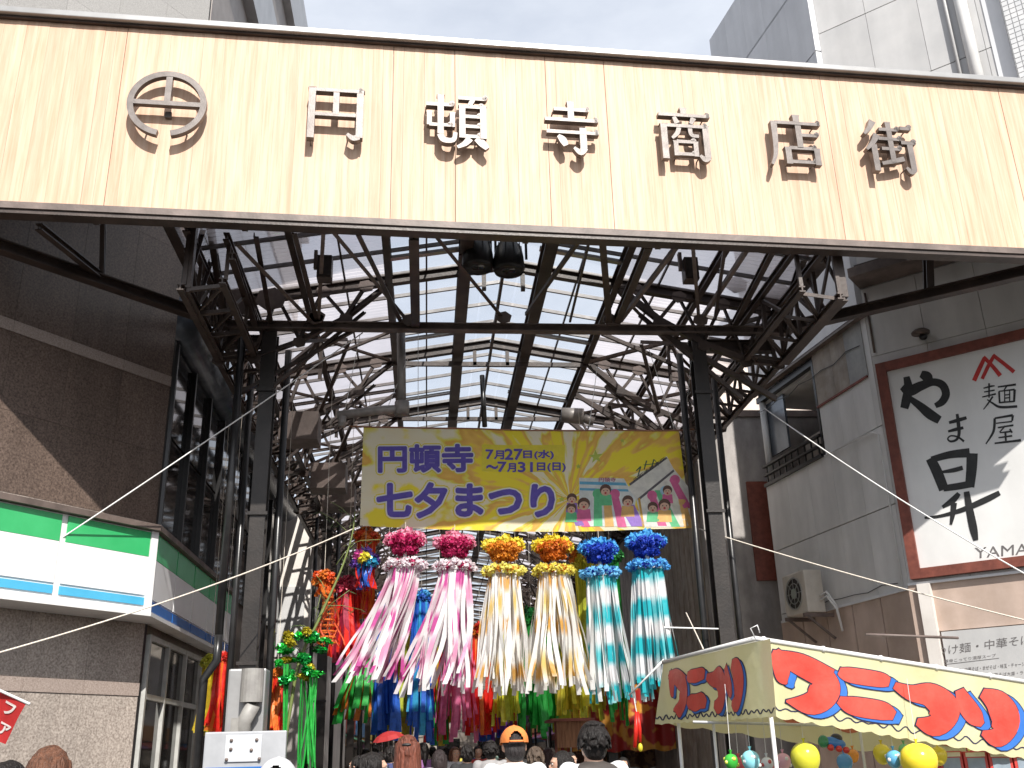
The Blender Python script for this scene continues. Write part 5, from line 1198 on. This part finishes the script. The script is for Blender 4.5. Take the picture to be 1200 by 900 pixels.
# ------------------------------------------------------------------ second stall with red and yellow curtain
def blotch(name, a, b, scale=6):
    m = mat(name, a, b, .55, 0, scale, .1, 20, 2, lo=.47, hi=.53); return m
RY = blotch('red_yellow_curtain_print', (.28,.012,.01), (.50,.23,.03), 2.2)
s2 = thing('curtained_stall', 'stall with red and yellow printed curtain and dark tarpaulin roof behind the waistcoated man', 'stall', (5.0, 26.2, 0))
x0, x1, ya, yb = P2(668,850,'Y',25.0).x, P2(842,850,'Y',25.0).x, 25.0, 27.4; zc = P2(740,798,'Y',25.0).z; zd = P2(740,880,'Y',25.0).z
for (xx, yy) in ((x0,ya),(x1,ya),(x0,yb),(x1,yb)): MB().tube([V(xx,yy,0), V(xx,yy,zc)], .02, 8).build('stall_leg', ALU, s2, True)
def curtain(p, q, zt, zb, m, amp=.03, nm='curtain'):
    mb = MB(); n = 60; nx = (q-p).normalized(); nn = V(nx.y, -nx.x, 0)
    for i in range(n+1):
        c = p.lerp(q, i/n)+nn*amp*sin(i*.8); mb.v += [V(c.x, c.y, zt), V(c.x, c.y, zb+.03*sin(i*.63))]
    mb.f = [(2*i, 2*i+1, 2*i+3, 2*i+2) for i in range(n)]; return mb.build(nm, m, s2, True)
curtain(V(x0,ya,0), V(x1,ya,0), zc, zd, RY, .06); curtain(V(x0,ya,0), V(x0,yb,0), zc, zd, RY, .06); curtain(V(x0,yb,0), V(x1,yb,0), zc, 1.2, blotch('brown_curtain', (.10,.045,.03), (.22,.12,.06)))
TARP = mat('blue_grey_tarpaulin', (.09,.11,.14), (.17,.19,.22), .5, 0, 3, .3, 8)
mc = (x0+x1)/2; mb = MB(); mb.add([V(x0+.6,ya-.1,zc+.02), V(x1+.1,ya-.1,zc+.02), V(x1+.1,(ya+yb)/2,zc+.8), V(x0+.9,(ya+yb)/2,zc+.8), V(x1+.1,yb,zc+.02), V(x0+.6,yb,zc+.02)], [(0,1,2,3),(3,2,4,5)]); mb.build('tarpaulin', TARP, s2)
MB().box(x0+.1, ya+.2, 0, x1-.1, ya+.9, .85).build('counter', STEEL2, s2); 
MB().tube([P2(737,815,'Y',12.8), P2(778,773,'Y',12.6)], .012, 8).build('awning_arm', WPIPE, s2, True)
t = thing('hanging_windsock', 'two thin red tubes with yellow tip hanging from the white awning arm', 'windsock'); c = P2(744, 834, 'Y', 12.8)
MB().tube([V(.02,0,0), V(.0,0,-.22), V(-.03,0,-.42)], [.02,.028,.024], 10).build('red_tube', FRED, t, True); MB().tube([V(.04,.02,0), V(.05,.02,-.2), V(.045,.02,-.36)], [.018,.024,.02], 10).build('red_tube', FRED, t, True); MB().ell((.04,0,-.42), .03, .03, .05).build('yellow_tip', FYEL, t, True); MB().tube([V(.02,0,0), V(.0,0,.16)], .006, 6).build('cord', WHITE, t); t.location = c
s3 = thing('wooden_stall', 'brown wooden stall front between the capped man and the man in the vest', 'stall', (2.0, 19.6, 0))
wx0, wx1, wz0, wz1 = P2(652,850,'Y',19.5).x, P2(690,850,'Y',19.5).x, P2(670,876,'Y',19.5).z, P2(670,845,'Y',19.5).z
MB().box(wx0, 19.6, 0, wx1, 20.2, 1.0).build('counter', RUST, s3); MB().box(wx0, 19.5, wz0, wx1, 19.56, wz1).build('hanging_mat', mat('brown_mat', (.16,.07,.035), (.28,.14,.07), .8, 0, 30, .2, 60, 3, (1,1,.1)), s3)
for xx in (wx0, wx1): MB().bar((xx,19.62,0), (xx,19.62,wz1), .05).build('stall_leg', RUST, s3)
MB().box(wx0-.1, 19.4, wz1, wx1+.1, 20.6, wz1+.05).build('roof_board', RUST, s3)

# ================================================================== LOW LEFT: notice panel, flag
np_ = thing('notice_panel', 'grey back of a notice panel with bolted plate in front of the left column', 'notice panel', (0,0,0))
a = P2(289, 857, 'Y', 9.0)
PNL = mat('panel_back_grey', (.40,.41,.43), (.48,.49,.51), .4, .1, 3, .03, dirt=.15)
bevel(MB().box(-.34,-.03,-.72,.34,.03,0).build('panel', PNL, np_), .012)
bevel(MB().box(-.16,-.045,-.24,.14,-.031,-.03).build('plate', mat('plate_grey', (.52,.54,.57), (.60,.62,.65), .4), np_), .004)
for x, z in ((-.11,-.07),(-.11,-.14),(.06,-.15),(-.14,-.22),(.1,-.07),(.13,-.22)): MB().lathe([(.014,-.0),(.014,-.012),(.001,-.014)], (x,-.045,z), 10, (0,1,0)).build('bolt', STEEL2, np_, True)
MB().box(-.31,-.036,-.44,.31,-.0305,-.28).build('blue_strip', PLASN, np_)
for i in range(2): MB().tube([V(-.25+.5*i,0,-.7), V(-.25+.5*i,0,-a.z)], .02, 10).build('leg', ALU, np_, True)
np_.location = a; np_.rotation_euler = (0,0,radians(-2))
fl = thing('red_flag', 'red flag with white lettering leaning in at the lower left edge', 'flag', (0,0,0))
def FL(u, v, d):
    p = P2(u, v, 'Y', 8.6); return V(p.x, 8.6+.05*sin(p.x*9+p.z*4)-d, p.z)
mb = MB(); n = 16
for i in range(n+1):
    for j in range(n+1):
        s, t_ = i/n, j/n; u = (-150+(34+150)*s)*(1-t_)+(-190+(4+190)*s)*t_; v = (742+(824-742)*s)*(1-t_)+(796+(872-796)*s)*t_; mb.v.append(FL(u, v, 0))
mb.f = [(i*(n+1)+j, i*(n+1)+j+1, (i+1)*(n+1)+j+1, (i+1)*(n+1)+j) for i in range(n) for j in range(n)]
mb.build('cloth', flat('flag_red', (.52,.03,.03), .6, 0, .1, .3), fl, True)
def rot(u0, v0, a_): return lambda u, v, d: FL(u0+(u-u0)*cos(a_)-(v-v0)*sin(a_), v0+(u-u0)*sin(a_)+(v-v0)*cos(a_), d)
for ch, cu, cv, s in (('フ', 12, 831, 7), ('ア', 4, 855, 7), ('ェ', 22, 818, 3)):
    if ch == 'ェ': continue
    mb = MB(); text_add(mb, ch, rot(cu, cv, .45), (cu-s, cv+s, cu+s, cv-s), .008, 1, .03); mb.build('lettering', WPR, fl)
p = FL(34, 824, 0); q = FL(-150, 742, 0); MB().tube([p+(p-q)*.02, q], .012, 8).build('flag_rod', WHITE, fl, True); q2 = FL(-190, 796, 0); MB().tube([V(q.x,q.y,0), V(q.x, q.y, q.z+.1)], .016, 8).build('flag_pole', WHITE, fl, True)

# ================================================================== PEOPLE
def remesh(mb, voxel, name, smooth=3):
    me = bpy.data.meshes.new('tmp'); me.from_pydata(mb.v, [], mb.f); o = bpy.data.objects.new('tmp', me); COL.objects.link(o)
    r = o.modifiers.new('r', 'REMESH'); r.mode = 'VOXEL'; r.voxel_size = voxel
    s = o.modifiers.new('s', 'SMOOTH'); s.iterations = smooth; s.factor = .5
    bpy.context.view_layer.update(); out = bpy.data.meshes.new_from_object(o.evaluated_get(bpy.context.evaluated_depsgraph_get())); out.name = name
    bpy.data.objects.remove(o); out.polygons.foreach_set('use_smooth', [True]*len(out.polygons)); return out
def arm(s, up): # joints of an arm: shoulder, elbow, wrist
    return [V(.165*s,0,1.41), V(.235*s,-.01,1.14), V(.25*s,.09,.91)] if not up else [V(.165*s,0,1.41), V(.22*s,.04,1.16), V(.10*s,.27,1.28)]
def cap_tube(mb, pts, rs, n=14):
    mb.tube(pts, rs, n); mb.ell(pts[0], rs[0], rs[0], rs[0], 12, 8); mb.ell(pts[-1], rs[-1], rs[-1], rs[-1], 12, 8)
    for p, r in zip(pts[1:-1], rs[1:-1]): mb.ell(p, r, r, r, 12, 8)
def body_mesh(up):
    mb = MB(); 
    mb.ell((0,0,1.0), .155, .105, .15); mb.ell((0,0,1.18), .135, .095, .18); mb.ell((0,-.005,1.33), .165, .108, .14); mb.ell((0,-.01,1.41), .15, .075, .07)
    cap_tube(mb, [V(0,-.01,1.42), V(0,.0,1.50), V(0,.015,1.57)], [.066,.056,.054])
    mb.ell((0,.012,1.645), .074, .093, .105, 20, 14); mb.ell((0,.045,1.585), .052, .062, .052, 16, 10); mb.ell((0,.112,1.622), .014, .02, .022, 10, 8); mb.ell((0,.10,1.585), .026, .014, .014, 10, 8); mb.ell((0,.09,1.668), .055, .022, .014, 12, 8)
    for s in (-1, 1):
        mb.ell((s*.078,.0,1.628), .012, .02, .032, 10, 8)
        a = arm(s, up and s > 0); cap_tube(mb, [a[0], a[0].lerp(a[1], .5), a[1], a[1].lerp(a[2], .4), a[2]], [.056,.046,.038,.037,.024])
        d = (a[2]-a[1]).normalized(); side = d.cross(V(1,0,0)).normalized(); h = a[2]+d*.05; mb.ell(h, .022, .03, .05, 12, 8)
        for k in range(4):
            b0 = h+d*.035+side*(.024-.016*k); L_ = (.058,.070,.064,.048)[k]; dd = (d+V(-s*.25,0,0)).normalized(); cap_tube(mb, [b0, b0+dd*L_*.55, b0+(dd+V(-s*.5,0,0)).normalized()*L_], [.0115,.0105,.0095], 8)
        th = a[2]+d*.02+side*.028; cap_tube(mb, [th, th+(side+d).normalized()*.035, th+(side*.5+d).normalized()*.06], [.013,.012,.0105], 8)
        cap_tube(mb, [V(s*.085,0,.93), V(s*.095,.01,.72), V(s*.10,.012,.50), V(s*.10,-.01,.32), V(s*.10,-.02,.09)], [.092,.078,.055,.052,.036])
        cap_tube(mb, [V(s*.10,-.03,.05), V(s*.11,.07,.045), V(s*.115,.15,.03)], [.042,.036,.028])
    for v in mb.v:
        if v.z < 1.5: v.z *= 1.035
        elif v.z < 1.56: v.z += .05*(1.56-v.z)/.06
    return remesh(mb, .0095, 'body', 2)
def shirt_mesh(up, long_=False, vest=False):
    mb = MB(); g = .014 if not vest else .024
    mb.ell((0,0,.98), .165+g, .115+g, .12); mb.ell((0,0,1.16), .15+g, .108+g, .22); mb.ell((0,-.005,1.33), .172+g, .112+g, .145); mb.ell((0,-.012,1.415), .16+g*.6, .08+g, .062); mb.ell((0,-.012,1.452), .085, .068, .038)
    if not vest:
        for s in (-1, 1):
            a = arm(s, up and s > 0); e = a[1] if long_ else a[0].lerp(a[1], .62)
            cap_tube(mb, [a[0], a[0].lerp(e, .5), e], [.07,.064,.06 if not long_ else .05])
            if long_: cap_tube(mb, [a[1], a[2]], [.05,.036])
    return remesh(mb, .015, 'shirt', 4)
def trousers_mesh():
    mb = MB(); mb.ell((0,0,.93), .168, .118, .13)
    for s in (-1, 1): cap_tube(mb, [V(s*.085,0,.88), V(s*.097,.01,.70), V(s*.10,.01,.48), V(s*.10,-.015,.14)], [.105,.09,.072,.062])
    return remesh(mb, .016, 'trousers', 3)
def shoe_mesh(s):
    mb = MB(); cap_tube(mb, [V(s*.10,-.04,.05), V(s*.11,.07,.05), V(s*.115,.16,.038)], [.05,.046,.036]); 
    me = remesh(mb, .014, 'shoe', 2); return me
def hair_mesh(kind):
    mb = MB(); rnd = random.Random(kind)
    c = V(0,-.004,1.658)
    mb.ell(c, *((.086, .102, .106) if kind != 'capped' else (.082,.096,.09)), 22, 14)
    if kind in ('short', 'messy', 'capped'): mb.ell((0,-.035,1.60), .076, .066, .075, 16, 10)
    if kind in ('bob', 'long', 'tied'):
        mb.ell((0,-.04,1.60), .088, .07, .11, 16, 10)
        for s in (-1, 1): mb.ell((s*.068,-.0,1.60), .026, .06, .10, 12, 8)
    if kind == 'long': mb.ell((0,-.075,1.46), .10, .045, .20, 16, 10)
    if kind == 'tied': mb.ell((0,-.105,1.64), .04, .045, .045, 12, 8); mb.ell((0,-.12,1.53), .032, .028, .12, 12, 8)
    if kind in ('long', 'bob'):
        for i in range(46):        # hanging locks over the back and sides
            a = pi+pi*i/45 if i % 2 else pi*1.02+pi*.96*rnd.random(); z0 = 1.70-rnd.uniform(0,.05); le_ = rnd.uniform(.16,.2) if kind == 'bob' else rnd.uniform(.3,.46)
            p = [V(cos(a)*.084, -.004+sin(a)*.10, z0), V(cos(a)*.094, -.008+sin(a)*.112, z0-le_*.4), V(cos(a)*(.088 if kind == 'bob' else .1), -.01+sin(a)*.112, z0-le_*.75), V(cos(a)*.07, -.02+sin(a)*.10, z0-le_)]
            cap_tube(mb, [Vector(q) for q in spline([tuple(q) for q in p], 3)], [.013, .014, .014, .014, .013, .012, .011, .010, .008, .005], 6)
    for i in range(0 if kind in ('capped',) else 90 if kind != 'messy' else 420):   # locks break the outline
        a = rnd.uniform(0, 2*pi); z = rnd.uniform(-.35, 1); q = sqrt(max(0, 1-z*z)); d = V(q*cos(a), q*sin(a)-.1, z)
        if d.y > .45 and z < .45: continue
        p = c+V(d.x*.082, d.y*.096, d.z*.10); t_ = V(d.x*.2, -.3+d.y*.1, -1 if z < .8 else -.2).normalized()*(.045 if kind != 'messy' else .034); w_ = .010 if kind != 'messy' else .0078
        cap_tube(mb, [p, p+t_*.5+d*.006, p+t_+d*(.004 if kind != 'messy' else .016)], [w_, w_*.8, w_*.5], 6)
    me = remesh(mb, .0075, 'hair', 1)
    bm = bmesh.new(); bm.from_mesh(me)           # keep the face clear
    kill = [v for v in bm.verts if v.co.y > .062 and v.co.z < 1.70]; bmesh.ops.delete(bm, geom=kill, context='VERTS'); bm.to_mesh(me); bm.free(); return me
def cap_mesh(back_open=True):
    mb = MB(); n = 60; m_ = 16; vs = []
    for i in range(m_+1):
        for k in range(n):
            a = 2*pi*k/n; ph = pi/2*i/m_; low = 1.655 if sin(a) > -.2 else 1.66
            r = cos(ph); vs.append(V(cos(a)*r*.101, -.006+sin(a)*r*.117, low+.114*sin(ph)**.9))
    fs = []
    for i in range(m_):
        for k in range(n):
            a = 2*pi*(k+.5)/n; 
            if back_open and i < 7 and abs(a-1.5*pi) < .50*sqrt(max(0, 1-(i/6.5)**2)): continue
            fs.append((i*n+k, i*n+(k+1) % n, (i+1)*n+(k+1) % n, (i+1)*n+k))
    mb.add(vs, fs)
    for k in range(0, n): # brim
        pass
    br = []
    for i in range(13):
        a = pi*.16+pi*.68*i/12; br += [V(cos(a)*.101, -.006+sin(a)*.117, 1.662), V(cos(a)*.10, .055+sin(a)*.125, 1.645)]
    mb.add(br, [(2*i, 2*i+1, 2*i+3, 2*i+2) for i in range(12)]); mb.ell((0,-.006,1.772), .010, .010, .006, 8, 5)
    if back_open: mb.tube([V(cos(a)*.103, -.006+sin(a)*.119, 1.668) for a in [pi*1.5-.5+.1*j for j in range(11)]], .008, 6)
    me = bpy.data.meshes.new('cap'); me.from_pydata(mb.v, [], mb.f); me.polygons.foreach_set('use_smooth', [True]*len(me.polygons)); return me
BM = [body_mesh(False), body_mesh(True)]; SM = {(u, l_): shirt_mesh(u, l_) for u in (False, True) for l_ in (False, True)}; VM = shirt_mesh(False, False, True); TM = trousers_mesh(); SHM = [shoe_mesh(-1), shoe_mesh(1)]
HM = {k: hair_mesh(k) for k in ('short', 'messy', 'bob', 'long', 'tied', 'capped')}; CM = cap_mesh()
SKIN = mat('skin', (.50,.29,.20), (.58,.35,.25), .5, 0, 20, .05, 90); 
EYEW = flat('eye_white', (.7,.68,.66), .2); EYEB = flat('eye_dark', (.03,.02,.02), .2); LIP = flat('lip', (.42,.14,.12), .5)
em = MB(); em.ell((0,0,0), .012, .008, .008, 10, 8); EM = bpy.data.meshes.new('eye'); EM.from_pydata(em.v, [], em.f); EM.materials.append(EYEW)
im = MB(); im.ell((0,.004,0), .0055, .005, .0055, 10, 6); IM = bpy.data.meshes.new('iris'); IM.from_pydata(im.v, [], im.f); IM.materials.append(EYEB)
lm = MB(); lm.ell((0,0,0), .024, .006, .006, 12, 6); LMm = bpy.data.meshes.new('mouth'); LMm.from_pydata(lm.v, [], lm.f); LMm.materials.append(LIP)
def part(name, me, t, m=None):
    o = link(name, me, t)
    if m:
        if not len(me.materials): me.materials.append(m)
        o.material_slots[0].link = 'OBJECT'; o.material_slots[0].material = m
    return o
_cm = {}
def cm(c, r=.8):
    if c not in _cm: _cm[c] = mat('cloth_%d_%d_%d' % tuple(int(q*99) for q in c), [q*.85 for q in c], [min(1, q*1.1) for q in c], r, 0, 14, .25, 26)
    return _cm[c]
_hm = {}
def hm(c):
    if c not in _hm: _hm[c] = mat('hair_%d_%d_%d' % tuple(int(q*999) for q in c), [q*.4 for q in c], [min(1, q*1.4+.002) for q in c], .5, 0, 60, .8, 90, 6, (1,1,.10), .3, .7, spec=.3)
    return _hm[c]
HB, HD, HG = (.13,.055,.03), (.012,.009,.008), (.10,.085,.075)
def person(px, py, Y, label, hair='short', hc=HD, shirt=(.75,.75,.74), pants=(.05,.06,.09), head=0, up=False, long_=False, cap=None, vest=None, strap=None, extra=None, group='people walking under the decorations'):
    top = P2(px, py, 'Y', Y); s = top.z/1.775
    t = thing('person', label, 'person', (0,0,0), group)
    part('body', BM[1 if up else 0], t, SKIN); part('shirt', SM[(up, long_)], t, cm(shirt)).scale = (1, 1, 1.035); part('trousers', TM, t, cm(pants)).scale = (1, 1, 1.035); part('hair', HM['capped' if cap else hair], t, hm(hc))
    for m_ in SHM: part('shoe', m_, t, cm((.06,.06,.06)))
    for e in (-1, 1):
        o = link('eye', EM, t, (e*.031, .098, 1.647)); link('iris', IM, o, (0, .0035, 0))
    link('mouth', LMm, t, (0, .112, 1.588))
    if cap: part('cap', CM, t, cm(cap, .7))
    if vest: part('vest', VM, t, cm(vest, .7)).scale = (1, 1, 1.035)
    if strap: MB().tube([V(.13,-.085,1.44), V(.03,-.135,1.30), V(-.12,-.135,1.06), V(-.19,-.04,.95)], .013, 8).build('bag_strap', cm(strap), t, True); MB().tube([V(.13,-.085,1.44), V(.13,.02,1.47), V(.1,.1,1.38), V(-.1,.13,1.1), V(-.19,-.0,.95)], .012, 8).build('bag_strap', cm(strap), t, True); bevel(MB().box(-.30,-.10,.72,-.20,.12,.95).build('shoulder_bag', cm(strap), t), .02)
    if extra: extra(t)
    t.scale = (s, s, s); t.rotation_euler = (0, 0, radians(-head)); t.location = (top.x, top.y, 0); return t
def glasses(t):
    for e in (-1, 1): ring(MB(), lambda u, v, d: V(e*.034+u, .112+d, 1.647+v), .017, .020, 0, .004, 16).build('glasses', INK, t); MB().bar((e*.053,.112,1.65), (e*.08,.0,1.65), .004).build('glasses', INK, t)
person(602, 850, 7.5, 'man in white T-shirt and orange cap seen from behind in the middle', 'short', (.03,.025,.025), (.78,.78,.77), cap=(.74,.22,.05), head=-4)
person(693, 842, 6.5, 'dark-haired man in dark grey waistcoat over white shirt, seen from behind', 'messy', HD, (.78,.78,.78), vest=(.06,.05,.045), head=-14)
person(61, 870, 4.8, 'brown-haired woman at the lower left edge by the granite wall', 'bob', HB, (.3,.3,.35), head=-20)
person(14, 888, 5.2, 'black-haired person in the bottom left corner under the red flag', 'short', HD, (.1,.1,.12), head=10)
def clip(t): MB().ell((0,-.115,1.69), .035, .012, .012).build('hair_clip', INK, t, True)
person(478, 859, 8.0, 'person with long chestnut hair held by a clip, left of the orange cap', 'long', (.16,.05,.03), (.25,.22,.25), extra=clip, head=3)
person(437, 879, 7.4, 'dark-haired person with glasses turned sideways at the left of the crowd', 'short', HD, (.2,.2,.22), head=75, extra=glasses)
person(658, 878, 9.0, 'dark-haired person with orange top turned left, beside the man in the waistcoat', 'bob', HD, (.7,.32,.08), head=-95)
person(327, 887, 5.0, 'person in a pale grey cap right of the notice panel', 'short', HG, (.4,.4,.42), cap=(.55,.55,.57), head=0)
person(515, 877, 13.0, 'person in white T-shirt with a dark shoulder strap, mid distance', 'bob', (.03,.02,.02), (.74,.72,.69), strap=(.05,.05,.05), head=5)
person(547, 871, 14.0, 'person in black clothes between the strapped one and the orange cap', 'short', HD, (.02,.02,.022), head=-10)
person(575, 866, 13.5, 'person in grey shirt just left of the orange cap', 'messy', HD, (.30,.29,.29), head=8)
person(627, 873, 10.5, 'person in grey brown shirt with strap right of the orange cap', 'short', (.10,.07,.05), (.30,.26,.23), strap=(.04,.03,.03), head=2)
person(458, 873, 15.5, 'person in navy shirt behind the long-haired one', 'short', HD, (.04,.05,.14), head=15)
person(495, 869, 16.5, 'distant person in purple top under the pink streamer', 'tied', HD, (.20,.08,.22), head=-20)
person(533, 874, 18.5, 'distant person in striped pale shirt in the middle of the crowd', 'bob', HB, (.55,.55,.58), head=160)
person(560, 873, 20.5, 'distant person in red top beneath the red streamer', 'short', HD, (.45,.05,.04), head=170)
person(588, 871, 17.5, 'distant person in black T-shirt hidden partly by the orange cap', 'short', HD, (.03,.03,.03), head=0)
person(642, 875, 17.0, 'distant person in white top beneath the green and olive streamer', 'tied', (.04,.02,.02), (.7,.7,.7), head=12)
person(507, 874, 25.0, 'far person in beige coat deep in the covered street, left one', 'short', HD, (.5,.45,.36), head=0)
person(552, 876, 27.0, 'far person in blue shirt deep in the covered street, middle one', 'short', HD, (.08,.15,.4), head=180)
person(612, 876, 24.0, 'far person in white shirt deep in the covered street, right one', 'short', HG, (.7,.7,.7), head=0)
person(420, 884, 12.0, 'person in grey top by the left wall of the street', 'short', HD, (.35,.35,.36), head=-60)
person(446, 880, 19.0, 'distant person in green shirt by the left shops', 'short', HD, (.10,.22,.1), head=20)
person(668, 880, 13.8, 'stall keeper in white top under the curtained stall', 'short', HD, (.66,.66,.64), head=150, up=True)
person(730, 886, 14.2, 'stall worker in black T-shirt behind the red and yellow curtain', 'bob', HD, (.03,.03,.035), head=190)
for q in ((472,876,22,'far person in pale pink shirt left of the middle',(.7,.5,.5)),(487,874,28,'far person in dark suit left of the middle',(.05,.05,.07)),(523,875,22.5,'far person in light blue top under the solid pink streamer',(.35,.5,.65)),
        (540,875,30,'far person in yellow top deep in the street',(.65,.55,.1)),(568,873,25,'far person in charcoal shirt deep in the street',(.08,.08,.08)),(600,874,29,'far person in cream top deep in the street',(.65,.6,.5)),(632,874,21,'far person in brown shirt by the brown stall',(.2,.12,.08)),(580,875,32,'far person in mint top at the end of the street',(.4,.6,.5)),
        (429,876,24,'far person in orange top by the left shops',(.6,.25,.08)),(440,872,30,'far person in grey coat by the left shops',(.3,.3,.3)),(646,876,26,'far person in red shirt by the right shops',(.5,.06,.05))):
    person(q[0], q[1], q[2], q[3], random.choice(['short','messy','bob','tied']), random.choice([HD, HB, HG]), q[4], head=random.choice([0, 5, 178, 170, -8]))
# red parasol over the left of the crowd
t = thing('parasol', 'small red parasol above the crowd left of the long-haired person', 'parasol'); c = P2(455, 858, 'Y', 11.0)
mb = MB(); mb.lathe([(.001,.12),(.12,.10),(.24,.05),(.33,-.03),(.325,-.035),(.235,.04),(.12,.09),(.001,.108)], (0,0,0), 8); mb.build('canopy', flat('parasol_red', (.42,.03,.03), .6, 0, .1, .3), t)
MB().tube([V(0,0,.1), V(0,0,-.62)], .008, 8).build('shaft', STEEL, t); 
for k in range(8): a_ = 2*pi*k/8; MB().tube([V(0,0,.09), V(cos(a_)*.32, sin(a_)*.32, -.04)], .004, 5).build('rib', ALU, t)
t.location = c-V(0,0,.05); t.rotation_euler = (.15,-.2,0); t.scale = (.5,.5,.5)
